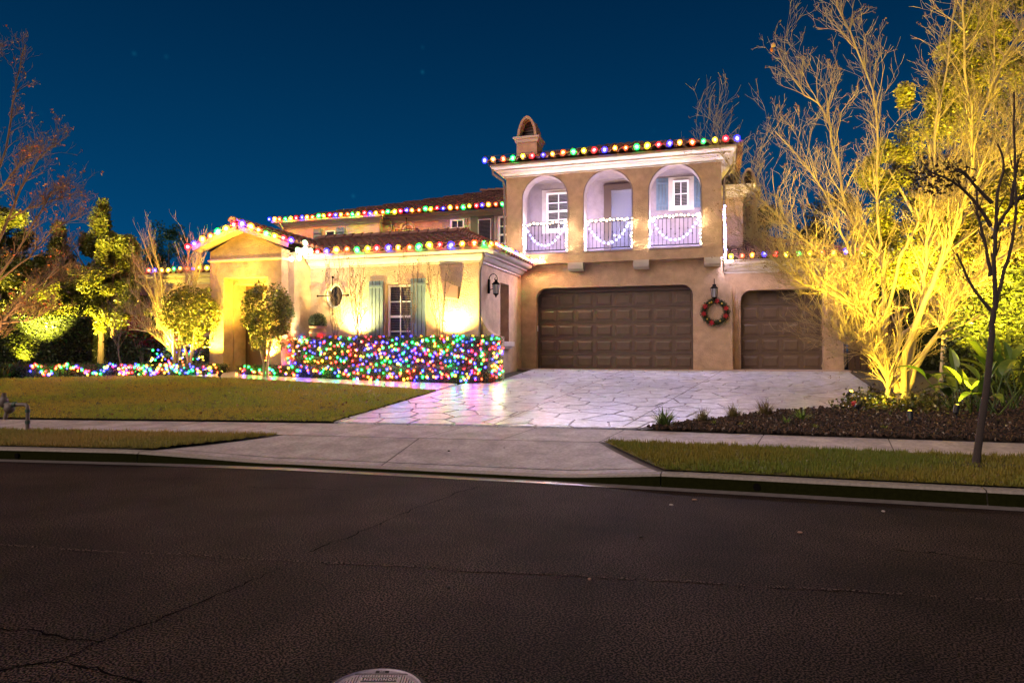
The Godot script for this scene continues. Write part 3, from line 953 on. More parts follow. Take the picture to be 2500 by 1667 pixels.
func build_house() -> void:
	house = thing("house", "tan stucco two storey house with tiled roofs, arched balcony and brown garage doors", "house")
	var tm := tinted_tiles()
	var b := MB.new()
	# ground floor wall of the garage: rounded opening, flared right end
	var door := round_hole(-5.69, -.79, .7, 3.5, .34)
	b.ext(PackedVector2Array([Vector2(-6.2, .7)] + door.left + [Vector2(door.cx, 3.5), Vector2(door.cx, 4.26), Vector2(-6.2, 4.26)]), -22.1, -21.3)
	var flare := []
	for i in 9:
		var a := PI / 2 * i / 8
		flare.append(Vector2(.06 + .28 * (1 - sin(a)), 4.1 - .62 * cos(a)))
	flare.reverse()
	b.ext(_garage_right(door, flare), -22.1, -21.3)
	part("garage_wall", b, M.stucco, house)
	for s in [[-6.2, -5.70], [-.78, .352]]:
		b = MB.new()
		b.box(Vector3(s[0], .7, -21.6), Vector3(s[1], 1.1, -21.285))
		part("plinth", b, M.stucco, house)
	garage_door(-5.75, -.72, 3.36, -21.6, 8, 5)
	b = MB.new()
	b.box(Vector3(-5.72, 3.36, -21.64), Vector3(-.75, 3.56, -21.52))
	b.box(Vector3(-5.74, FL, -21.64), Vector3(-5.64, 3.4, -21.53)); b.box(Vector3(-.84, FL, -21.64), Vector3(-.74, 3.4, -21.53))
	part("door_frame", b, M.dark_frame, house)
	b = MB.new()
	b.box(Vector3(-5.685, 2.12, -21.45), Vector3(-5.665, 2.3, -21.38))
	part("keypad", b, M.white_paint, house)
	# upper floor with three arches
	b = MB.new()
	var arches := [round_hole(-6.08, -4.6, 4.56, 7.08, .74), round_hole(-4.08, -2.57, 4.56, 7.1, .755), round_hole(-2.07, -.53, 4.56, 7.12, .77)]
	wall(b, -6.63, .05, 4.56, 7.3, arches, -21.5, -21.05)
	part("arcade_wall", b, M.stucco, house)
	b = MB.new()
	b.box(Vector3(-6.66, 4.25, -22.7), Vector3(.08, 4.56, -21.02))
	part("floor_band", b, M.stucco, house)
	for a in arches: # pale arch linings
		b = MB.new()
		var l: Array = a.left + a.right.duplicate().slice(0, -1).map(func(p): return p)
		var pts := []
		pts.append_array(a.left)
		var rv: Array = a.right.duplicate()
		rv.reverse()
		pts.append_array(rv.slice(1))
		for i in pts.size() - 1:
			var c := Vector2(a.cx, 5.8)
			var o0: Vector2 = pts[i]
			var o1: Vector2 = pts[i + 1]
			var d := (o1 - o0).orthogonal().normalized() * .012
			if d.dot(c - o0) < 0: d = -d
			b.quad(Vector3(o0.x + d.x, o0.y + d.y, -21.04), Vector3(o1.x + d.x, o1.y + d.y, -21.04), Vector3(o1.x + d.x, o1.y + d.y, -21.51), Vector3(o0.x + d.x, o0.y + d.y, -21.51), Vector3(d.x, d.y, 0))
			b.quad(Vector3(o0.x + d.x, o0.y + d.y, -21.04), Vector3(o1.x + d.x, o1.y + d.y, -21.04), Vector3(o1.x - d.x * 2, o1.y - d.y * 2, -21.04), Vector3(o0.x - d.x * 2, o0.y - d.y * 2, -21.04), Vector3(0, 0, 1))
		b.box(Vector3(a.left[0].x, 4.55, -21.5), Vector3(a.right[0].x, 4.6, -21.0))
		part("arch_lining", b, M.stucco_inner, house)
	for x in [-6.58, -4.57, -2.54, -.45]:
		b = MB.new()
		var cp := PackedVector2Array([Vector2(0, 4.0), Vector2(.24, 4.0), Vector2(.33, 4.06), Vector2(.36, 4.18), Vector2(.36, 4.245), Vector2(0, 4.245)])
		b.xf = Transform3D(Basis(Vector3(0, 0, 1), Vector3.UP, Vector3(-1, 0, 0)), Vector3(x, 0, -21.29))
		b.ext(cp, -.47, 0)
		part("corbel", b, M.trim, house)
	# loggia: side walls, back wall, ceiling
	b = MB.new()
	b.box(Vector3(-6.62, 4.57, -22.8), Vector3(-6.25, 7.25, -21.51)); b.box(Vector3(-.3, 4.57, -22.8), Vector3(.04, 7.25, -21.51))
	b.box(Vector3(-6.62, 4.57, -22.95), Vector3(.04, 7.25, -22.62)); b.box(Vector3(-6.62, 7.2, -22.9), Vector3(.04, 7.4, -21.2))
	b.box(Vector3(-6.2, 4.565, -22.62), Vector3(-.3, 4.575, -21.51))
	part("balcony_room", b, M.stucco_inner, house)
	for q in [[-5.83, -4.72, 5.5, 6.98], [-1.6, -.78, 6.02, 7.1]]:
		b = MB.new()
		b.box(Vector3(q[0], q[2], -22.62), Vector3(q[1], q[3], -22.59))
		part("window_surround", b, M.trim, house)
	window("window", Vector3(-5.66, 5.58, -22.59), .84, 1.28, 2, 4, true)
	window("window", Vector3(-1.45, 6.1, -22.59), .5, .88, 2, 2, false, .055)
	shutter(Vector3(-1.99, 6.06, -22.61), .4, 1.04)
	shutter(Vector3(-.8, 6.08, -22.585), .4, 1.02)
	# balcony door
	b = MB.new()
	b.box(Vector3(-3.69, 4.58, -22.62), Vector3(-3.45, 7.0, -22.52)); b.box(Vector3(-2.72, 4.58, -22.62), Vector3(-2.55, 7.0, -22.52))
	b.box(Vector3(-3.45, 6.82, -22.62), Vector3(-2.72, 7.0, -22.52)); b.box(Vector3(-3.45, 4.58, -22.62), Vector3(-2.72, 4.72, -22.54))
	var bd := part("balcony_door", b, M.dark_frame, house)
	b = MB.new()
	var y := 4.74
	while y < 6.8:
		b.quad(Vector3(-3.45, y, -22.6), Vector3(-2.72, y, -22.6), Vector3(-2.72, y + .03, -22.585), Vector3(-3.45, y + .03, -22.585), Vector3(0, .5, 1))
		y += .03
	part("white_blind", b, M.white_blind, bd)
	b = MB.new()
	b.box(Vector3(-3.45, 4.72, -22.57), Vector3(-2.72, 6.82, -22.565))
	part("pane", b, M.glass, bd)
	# railings
	for a in arches:
		var x0: float = a.left[0].x + .015
		var x1: float = a.right[0].x - .015
		b = MB.new()
		b.box(Vector3(x0, 5.5, -21.17), Vector3(x1, 5.53, -21.14))
		var rail := part("railing", b, M.iron, house)
		b = MB.new()
		b.box(Vector3(x0, 4.68, -21.17), Vector3(x1, 4.71, -21.14))
		part("bottom_rail", b, M.iron, rail)
		var n := 12
		for i in range(1, n):
			var x := lerpf(x0, x1, float(i) / n)
			b = MB.new()
			b.tube(PackedVector3Array([Vector3(x, 4.7, -21.155), Vector3(x, 5.51, -21.155)]), PackedFloat32Array([.009, .009]), 6)
			b.ball(Vector3(x, 5.02 + .16 * (i % 2), -21.155), Vector3(.02, .035, .02), 4, 6)
			part("baluster", b, M.iron, rail)
	# tower flanks, rear masses
	b = MB.new()
	b.box(Vector3(-6.63, 4.57, -28), Vector3(-6.33, 7.3, -22.96)); b.box(Vector3(-.25, .7, -28), Vector3(.05, 7.3, -22.96))
	b.box(Vector3(-.26, .7, -28), Vector3(.72, 6.85, -23.4)); b.box(Vector3(-6.64, .7, -28.3), Vector3(.7, 7.2, -28.0))
	b.box(Vector3(-6.62, 4.57, -22.96), Vector3(-6.33, 7.3, -22.8))
	part("tower_wall", b, M.stucco, house)
	cornice([Vector3(-6.63, 7.08, -28), Vector3(-6.63, 7.08, -21.05), Vector3(.05, 7.08, -21.05), Vector3(.05, 7.08, -28)])
	cornice([Vector3(-.2, 6.5, -23.4), Vector3(.72, 6.5, -23.4), Vector3(.72, 6.5, -28)], .9)
	pipe([Vector3(-7.0, 7.35, -20.75), Vector3(-7.0, 7.18, -20.8), Vector3(-6.72, 6.98, -21.0), Vector3(-6.68, 6.8, -21.02), Vector3(-6.68, 4.3, -21.02)])
	pipe([Vector3(.42, 7.3, -22.4), Vector3(.3, 7.1, -22.3), Vector3(.13, 6.85, -22.2), Vector3(.13, 4.9, -22.2)])
	pipe([Vector3(1.05, 6.7, -24.2), Vector3(.8, 6.4, -24), Vector3(.8, 4.9, -24)])
	# tower roof
	var e := 7.48
	var P := [Vector3(-7.1, e, -20.58), Vector3(.5, e, -20.58), Vector3(.5, e, -28.5), Vector3(-7.1, e, -28.5), Vector3(-3.8, e + 1.38, -24.5), Vector3(-2.8, e + 1.38, -24.5)]
	var rf := deck([[P[0], P[1], P[5], P[4]], [P[1], P[2], P[5]], [P[3], P[0], P[4]], [P[2], P[3], P[4], P[5]]])
	var k := sqrt(3.92 * 3.92 + 1.38 * 1.38)
	tiles(rf, P[0], Vector3(1, 0, 0), Vector3(0, 1.38, -3.92) / k, PackedVector2Array([Vector2(0, 0), Vector2(7.6, 0), Vector2(4.3, k), Vector2(3.3, k)]), false, tm)
	tiles(rf, P[1], Vector3(0, 0, -1), Vector3(-3.3, 1.38, 0).normalized(), PackedVector2Array([Vector2(0, 0), Vector2(7.9, 0), Vector2(3.92, 3.5)]), false, tm)
	chimney(Vector3(-6.35, 0, -22.5), .72, .75, 7.4, 8.76, 9.58)
	chimney(Vector3(1.0, 0, -26), .58, .9, 4.5, 7.35, 8.1)
	# right garage
	b = MB.new()
	wall(b, .06, 3.47, .7, 4.2, [round_hole(.6, 2.93, .7, 3.34, .3)], -22.4, -22.1)
	b.box(Vector3(3.17, .7, -28), Vector3(3.47, 4.2, -22.41))
	part("side_garage_wall", b, M.stucco, house)
	for s in [[.352, .595], [2.935, 3.485]]:
		b = MB.new()
		b.box(Vector3(s[0], .7, -22.39), Vector3(s[1], 1.08, -22.085))
		part("plinth", b, M.stucco, house)
	garage_door(.54, 2.98, 3.4, -22.42, 4, 5)
	cornice([Vector3(.1, 3.86, -22.1), Vector3(3.47, 3.86, -22.1), Vector3(3.47, 3.86, -27.5)])
	e = 4.25
	P = [Vector3(.06, e, -21.62), Vector3(3.95, e, -21.62), Vector3(3.95, e, -28), Vector3(.06, e + .85, -24.2), Vector3(1.5, e + .85, -24.2), Vector3(1.2, e, -28), Vector3(.06, e, -28)]
	rf = deck([[P[0], P[1], P[4], P[3]], [P[1], P[2], P[4]], [P[4], P[2], P[6], P[3]]])
	k = Vector2(2.58, .85).length()
	tiles(rf, P[0], Vector3(1, 0, 0), Vector3(0, .85, -2.58) / k, PackedVector2Array([Vector2(.02, 0), Vector2(3.89, 0), Vector2(1.44, k), Vector2(.02, k)]), true, tm)
	ridge(rf, P[1], P[4], tm)
	ridge(rf, P[4], P[3], tm)
	pipe([Vector3(3.6, 4.0, -22.2), Vector3(3.53, 3.7, -22.2), Vector3(3.53, 1.0, -22.2)])
	# front wing
	b = MB.new()
	wall(b, -11.41, -6.2, .5, 4.2, [oval_hole(-10.62, 3.06, .29, .36), rect_hole(-9.0, -8.22, 1.5, 3.36)], -17.55, -17.25)
	b.xf = Transform3D(Basis(Vector3(0, 0, -1), Vector3.UP, Vector3(1, 0, 0)), Vector3(-6.2, 0, 0))
	wall(b, 17.56, 21.3, .5, 4.2, [rect_hole(19.1, 19.95, 1.76, 3.5)], -.3, 0)
	b.xf = Transform3D()
	part("wing_wall", b, M.stucco, house)
	b = MB.new()
	b.box(Vector3(-6.6, 1.7, -20), Vector3(-6.5, 3.6, -19.0))
	part("niche_back", b, M.stucco, house)
	b = MB.new()
	b.box(Vector3(-6.48, 1.62, -20.06), Vector3(-6.05, 1.76, -18.98))
	b.box(Vector3(-6.2, 1.55, -20.0), Vector3(-6.1, 1.62, -19.03))
	part("niche_sill", b, M.trim, house)
	b = MB.new()
	b.box(Vector3(-6.2, .5, -21.29), Vector3(-6.185, 1.1, -17.8))
	part("plinth", b, M.stucco, house)
	# curved buttress at the corner
	var bp := [Vector2(-6.21, .4), Vector2(-5.6, .4), Vector2(-5.6, 1.82)]
	for i in 10:
		var a := PI / 2 * i / 9
		bp.append(Vector2(-5.6 - .6 * sin(a), 1.86 + .95 * (1 - cos(a))))
	b = MB.new()
	b.ext(PackedVector2Array(bp), -17.62, -17.27)
	part("buttress", b, M.stucco, house)
	# wing window, oval window with iron cross
	window("window", Vector3(-8.99, 1.55, -17.48), .76, 1.79, 2, 4, true, .06)
	shutter(Vector3(-9.5, 1.4, -17.245), .46, 2.05)
	shutter(Vector3(-8.21, 1.4, -17.245), .46, 2.08)
	oval_window(Vector3(-10.62, 3.06, -17.25), .29, .36)
	cornice([Vector3(-11.38, 3.86, -17.25), Vector3(-6.2, 3.86, -17.25), Vector3(-6.2, 3.86, -21.1)])
	pipe([Vector3(-6.0, 4.1, -17.0), Vector3(-6.0, 3.98, -17.02), Vector3(-6.14, 3.75, -17.2), Vector3(-6.16, 3.6, -17.2), Vector3(-6.16, 1.0, -17.2)])
	e = 4.2
	P = [Vector3(-12.6, e, -16.83), Vector3(-5.8, e, -16.83), Vector3(-5.8, e, -21.04), Vector3(-6.6, e + .4, -21.04), Vector3(-7.6, e + .9, -19.6), Vector3(-12.6, e + .9, -19.6), Vector3(-12.6, e, -23.4), Vector3(-6.7, e, -23.4)]
	rf = deck([[P[0], P[1], P[4], P[5]], [P[1], P[2], P[3], P[4]], [P[4], P[7], P[6], P[5]]])
	k = Vector2(2.77, .9).length()
	var porch_roof := func(p: Vector3) -> bool: return p.y < 4.93 - absf(p.x + 12.6) * .34 - .02
	tiles(rf, P[0], Vector3(1, 0, 0), Vector3(0, .9, -2.77) / k, PackedVector2Array([Vector2(0, 0), Vector2(6.8, 0), Vector2(5.0, k), Vector2(0, k)]), true, tm, porch_roof)
	tiles(rf, P[1], Vector3(0, 0, -1), Vector3(-1.8, .9, 0).normalized(), PackedVector2Array([Vector2(.05, 0), Vector2(4.2, 0), Vector2(4.2, .7), Vector2(2.77, 2.0)]), true, tm)
	ridge(rf, P[1], P[4], tm)
	ridge(rf, P[4], P[5], tm)
	porch(tm)
	# upper floor at the back
	b = MB.new()
	b.box(Vector3(-12.5, 4.3, -23.8), Vector3(-6.6, 6.6, -23.5)); b.box(Vector3(-16.7, .8, -23.9), Vector3(-12.36, 6.6, -23.2))
	b.box(Vector3(-16.7, .8, -29), Vector3(-16.4, 6.55, -23.9))
	part("upper_wall", b, M.stucco, house)
	cornice([Vector3(-16.7, 6.36, -28), Vector3(-16.7, 6.36, -23.2), Vector3(-12.36, 6.36, -23.2), Vector3(-12.36, 6.36, -23.5), Vector3(-6.62, 6.36, -23.5)], .65)
	for q in [[-9.6, -8.92, 5.0, 6.4], [-8.85, -7.78, 4.6, 6.38], [-7.75, -6.9, 4.8, 6.38]]:
		b = MB.new()
		b.box(Vector3(q[0], q[2], -23.5), Vector3(q[1], q[3], -23.46))
		part("window_surround", b, M.trim, house)
	window("window", Vector3(-9.53, 5.72, -23.45), .54, .62, 2, 2)
	window("window", Vector3(-7.66, 5.0, -23.45), .7, 1.35, 2, 4, true)
	b = MB.new()
	b.box(Vector3(-8.75, 4.6, -23.46), Vector3(-8.45, 6.4, -23.41)); b.box(Vector3(-7.95, 4.6, -23.46), Vector3(-7.86, 6.4, -23.41)); b.box(Vector3(-8.45, 6.28, -23.46), Vector3(-7.95, 6.4, -23.41))
	part("door_frame", b, M.dark_frame, house)
	window("window", Vector3(-8.45, 4.65, -23.455), .5, 1.63, 1, 1, false, .02)
	oval_window(Vector3(-11.3, 6.06, -23.44), .25, .25)
	shutter(Vector3(-15.2, 5.3, -23.17), .36, .95)
	shutter(Vector3(-14.17, 5.3, -23.17), .36, .95)
	window("window", Vector3(-14.62, 5.25, -23.17), .4, .88, 1, 2, false, .03)
	pipe([Vector3(-12.25, 6.55, -23.2), Vector3(-12.0, 6.45, -23.3), Vector3(-11.95, 6.3, -23.42), Vector3(-11.95, 4.9, -23.42)])
	pipe([Vector3(-16.6, 6.55, -22.95), Vector3(-16.5, 6.45, -22.9), Vector3(-16.45, 6.2, -23.0), Vector3(-16.45, 4.9, -23.0)])
	e = 6.62
	P = [Vector3(-17.1, e, -22.98), Vector3(-6.62, e, -22.98), Vector3(-6.62, e + 1.35, -26.4), Vector3(-9.2, e + 1.35, -26.4), Vector3(-17.1, e, -28.5), Vector3(-13.0, e + .62, -24.6)]
	rf = deck([[P[0], P[1], P[2], P[3]], [P[0], P[3], P[4]]])
	k = Vector2(3.42, 1.35).length()
	tiles(rf, P[0], Vector3(1, 0, 0), Vector3(0, 1.35, -3.42) / k, PackedVector2Array([Vector2(0, 0), Vector2(10.45, 0), Vector2(10.45, k), Vector2(7.9, k)]), false, tm)
	ridge(rf, P[3], P[2], tm, false)
	b = MB.new()
	b.tube(PackedVector3Array([Vector3(-7.4, 7.6, -25.6), Vector3(-7.4, 8.2, -25.6)]), PackedFloat32Array([.05, .05]), 8, true)
	part("vent_pipe", b, M.downspout, rf)
	# left wing beyond the porch
	b = MB.new()
	b.box(Vector3(-20, .6, -20.6), Vector3(-13.4, 4.2, -20.3)); b.box(Vector3(-20, .6, -28), Vector3(-19.7, 4.2, -20.6))
	part("left_wing_wall", b, M.stucco, house)
	cornice([Vector3(-20, 3.9, -24), Vector3(-20, 3.9, -20.3), Vector3(-13.4, 3.9, -20.3)])
	rf = deck([[Vector3(-20.4, 4.25, -19.9), Vector3(-13.3, 4.25, -19.9), Vector3(-13.3, 4.95, -22.4), Vector3(-18, 4.95, -22.4)]])
	tiles(rf, Vector3(-20.4, 4.25, -19.9), Vector3(1, 0, 0), Vector3(0, .7, -2.5).normalized(), PackedVector2Array([Vector2(0, 0), Vector2(7.1, 0), Vector2(7.1, 2.6), Vector2(2.4, 2.6)]), false, tm)

func _garage_right(door: Dictionary, flare: Array) -> PackedVector2Array:
	var p := PackedVector2Array([Vector2(door.cx, 4.26), Vector2(door.cx, 3.5)])
	var r: Array = door.right.duplicate()
	r.reverse()
	for q in r.slice(1 if absf(r[0].x - door.cx) < .001 else 0): p.append(q)
	p.append(Vector2(.34, .7))
	var f := flare.duplicate()
	if f[0].y > f[-1].y: f.reverse()
	for q in f: p.append(q)
	p.append(Vector2(.06, 4.26))
	return p

func oval_ring(at: Vector3, rx: float, ry: float, k: Array, mt: Material, called: String, par: Node) -> MeshInstance3D:
	var b := MB.new()
	for i in 28:
		var a := TAU * i / 28
		var c := TAU * (i + 1) / 28
		b.ext(PackedVector2Array([Vector2(cos(a) * (rx + k[0]), sin(a) * (ry + k[0])), Vector2(cos(c) * (rx + k[0]), sin(c) * (ry + k[0])), Vector2(cos(c) * (rx + k[1]), sin(c) * (ry + k[1])), Vector2(cos(a) * (rx + k[1]), sin(a) * (ry + k[1]))]), k[2], k[3])
	return part(called, b, mt, par, at)

func oval_window(at: Vector3, rx: float, ry: float) -> void:
	var o: MeshInstance3D = oval_ring(at, rx, ry, [0.0, .09, -.01, .03], M.stucco, "oval_window", house)
	oval_ring(Vector3.ZERO, rx, ry, [-.06, -.003, -.16, -.05], M.white_paint, "frame", o)
	var b := MB.new()
	var poly := PackedVector2Array()
	for i in 28: poly.append(Vector2(cos(TAU * i / 28) * (rx - .03), sin(TAU * i / 28) * (ry - .03)))
	b.ext(poly, -.2, -.17)
	part("dark_room", b, M.room_dark, o)
	b = MB.new()
	b.ext(poly, -.13, -.125)
	part("pane", b, M.glass, o)
	b = MB.new()
	for d in [Vector3(rx + .2, 0, 0), Vector3(0, ry + .17, 0)]:
		b.tube(PackedVector3Array([-d + Vector3(0, 0, .09), d + Vector3(0, 0, .09)]), PackedFloat32Array([.013, .013]), 6)
		for s in [-1, 1]:
			b.ball(d * s + Vector3(0, 0, .09), Vector3.ONE * .035, 5, 8)
			b.tube(PackedVector3Array([d * s * .97 + Vector3(0, 0, .09), d * s * .97 + Vector3(0, 0, 0)]), PackedFloat32Array([.01, .01]), 6)
	part("iron_cross", b, M.iron, o)

func porch(tm: Array) -> void:
	var b := MB.new()
	# front wall with a pitched top and a tall opening
	b.ext(PackedVector2Array([Vector2(-13.97, .5), Vector2(-13.5, .5), Vector2(-13.5, 3.55), Vector2(-12.78, 3.55), Vector2(-12.78, 4.88), Vector2(-13.97, 4.3)]), -16.52, -16.12)
	b.ext(PackedVector2Array([Vector2(-12.78, 4.88), Vector2(-12.78, 3.55), Vector2(-12.05, 3.55), Vector2(-12.05, .5), Vector2(-11.59, .5), Vector2(-11.59, 4.3)]), -16.52, -16.12)
	b.box(Vector3(-11.75, .5, -17.3), Vector3(-11.41, 4.24, -16.46)) # step back to the wing
	b.box(Vector3(-13.97, .5, -19.9), Vector3(-13.67, 4.3, -16.521))
	b.box(Vector3(-13.66, .5, -17.02), Vector3(-13.46, 3.45, -16.521)); b.box(Vector3(-12.09, .5, -17.02), Vector3(-11.76, 3.45, -16.521))
	b.box(Vector3(-13.66, 3.4, -17.3), Vector3(-11.76, 3.6, -16.521))
	part("porch_wall", b, M.stucco, house)
	b = MB.new()
	b.sweep([Vector3(-13.97, 4.0, -16.5), Vector3(-13.97, 4.0, -16.12), Vector3(-11.59, 4.0, -16.12), Vector3(-11.59, 4.0, -16.45)], [Vector2(-.01, 0), Vector2(.03, 0), Vector2(.05, .03), Vector2(.05, .06), Vector2(-.01, .09)])
	part("string_course", b, M.trim, house)
	b = MB.new()
	b.box(Vector3(-13.46, .7, -17.1), Vector3(-12.09, 3.4, -17.03))
	var d := part("front_door", b, mat("door_brown", lin(.13, .07, .035), .45), house)
	for i in 2:
		for q in [[.2, 1.1], [1.3, 1.9]]:
			b = MB.new()
			b.panel(-13.38 + i * .68, -12.82 + i * .68, .7 + q[0], .7 + q[1], -17.03, -17.0, .03)
			part("door_panel", b, M.door_brown, d)
	b = MB.new()
	b.box(Vector3(-13.34, 2.66, -17.03), Vector3(-12.2, 3.25, -17.01))
	part("transom_glass", b, mat("warm_glass", lin(.42, .3, .24), .25), d)
	# gabled roof running back to the wing
	var Y := 4.97
	var s := .34
	var P := [Vector3(-14.32, Y - 1.54 * s, -15.78), Vector3(-12.78, Y, -15.78), Vector3(-11.1, Y - 1.68 * s, -15.78), Vector3(-14.32, Y - 1.54 * s, -19.9), Vector3(-12.78, Y, -19.9), Vector3(-11.1, Y - 1.68 * s, -18.6)]
	var rf := deck([[P[0], P[1], P[4], P[3]], [P[1], P[2], P[5], P[4]]])
	var k := Vector2(1, s).length()
	var wing_roof := func(p: Vector3) -> bool: return p.z < -16.83 and p.y < 4.2 + (-16.83 - p.z) * .325 - .03
	tiles(rf, P[2], Vector3(0, 0, -1), Vector3(-1, s, 0) / k, PackedVector2Array([Vector2(0, 0), Vector2(3.9, 0), Vector2(3.9, 1.72), Vector2(0, 1.72)]), true, tm, wing_roof)
	tiles(rf, P[0], Vector3(0, 0, -1), Vector3(1, s, 0) / k, PackedVector2Array([Vector2(0, 0), Vector2(3.9, 0), Vector2(3.9, 1.55), Vector2(0, 1.55)]), false, tm)
	ridge(rf, P[1], P[4], tm)
	b = MB.new()
	for q in [[P[0], P[1]], [P[1], P[2]]]:
		var n := Vector3(q[0].y - q[1].y, q[1].x - q[0].x, 0).normalized()
		b.quad(q[0] - n * .14, q[1] - n * .14, q[1] - n * .01, q[0] - n * .01, Vector3(0, 0, 1))
		b.quad(q[0] - n * .14, q[1] - n * .14, q[1] - n * .14 + Vector3(0, 0, -.4), q[0] - n * .14 + Vector3(0, 0, -.4), -n)
	part("gable_trim", b, M.stucco, rf)

# ---------------------------------------------------------------- lights
const PALETTE := [["blue", Color(.16, .16, 1)], ["amber", Color(1, .6, .1)], ["orange", Color(1, .3, .05)], ["green", Color(.05, 1, .36)], ["yellow", Color(1, .86, .12)], ["red", Color(1, .06, .12)]]
const WARM := Color(1, .9, .72)
const COOL := Color(.74, .72, 1)
var bulbs := {}

func bulb_mesh(c: Color, size: float) -> ArrayMesh:
	var key := "%s %.3f" % [c.to_html(), size]
	if bulbs.has(key): return bulbs[key]
	var m := ArrayMesh.new()
	var b := MB.new()
	b.ball(Vector3.ZERO, Vector3(.46, .52, .46) * size, 6, 8)
	b.put(m)
	b = MB.new()
	b.ball(Vector3.ZERO, Vector3(1, 1.15, 1) * size, 6, 10)
	b.put(m)
	b = MB.new()
	b.ball(Vector3.ZERO, Vector3(.74, .84, .74) * size, 6, 10)
	b.put(m)
	b = MB.new()
	b.lathe([Vector2(.3, .9), Vector2(.34, 1.5), Vector2(.1, 1.7)].map(func(p): return p * size), 6)
	b.put(m)
	m.surface_set_material(0, bulb_material("bulb_core", c.lerp(Color.WHITE, .78 if size > .04 else .42), 1, 7))
	m.surface_set_material(1, bulb_material("bulb_halo", c, .2, 7))  # outer glowing shell imitates the bloom halo round the bulb
	m.surface_set_material(2, bulb_material("bulb_halo_inner", c.lerp(Color.WHITE, .1), .42, 11))  # inner shell of the same painted halo, softens its falloff
	m.surface_set_material(3, M.cable)
	bulbs[key] = m
	return m

func at_length(pts: Array, t: float) -> Vector3:
	for i in pts.size() - 1:
		var d: float = pts[i].distance_to(pts[i + 1])
		if t <= d: return pts[i].lerp(pts[i + 1], t / d)
		t -= d
	return pts[-1]

func path_length(pts: Array) -> float:
	var s := 0.0
	for i in pts.size() - 1: s += pts[i].distance_to(pts[i + 1])
	return s

func light_string(label: String, pts: Array, count: int, colours: Array, size := .05, energy := .03, jitter := .022, start := 0, lamp_every := 1, group := "light strings on the house") -> Node3D:
	var s := thing("string_lights", label, "string lights", Vector3.ZERO, group)
	var b := MB.new()
	var L := path_length(pts)
	var line := PackedVector3Array()
	var r := PackedFloat32Array()
	var m := count * 2
	for i in m + 1:
		line.append(at_length(pts, L * i / m) + Vector3(0, size * 1.4 - .012 * absf(sin(i * PI / 2)), 0) + Vector3(rr(-1, 1), rr(-1, 1), rr(-1, 1)) * jitter * .5)
		r.append(.006)
	b.tube(line, r, 4)
	part("cable", b, M.cable, s)
	for i in count:
		var c: Color = colours[(i + start) % colours.size()]
		var p := at_length(pts, L * (i + .02) / maxf(1, count - 1)) + Vector3(rr(-1, 1), rr(-1, 1), rr(-1, 1)) * jitter
		var o := part("bulb", bulb_mesh(c, size), null, s, p)
		o.rotation = Vector3(rr(-.5, .5), rr(0, 6), rr(-.5, .5))
		o.scale = Vector3.ONE * rr(.78, 1.15)
		if i % lamp_every == 0: lamp(s, p, c, energy * lamp_every * 3.4, size * .6)
	return s

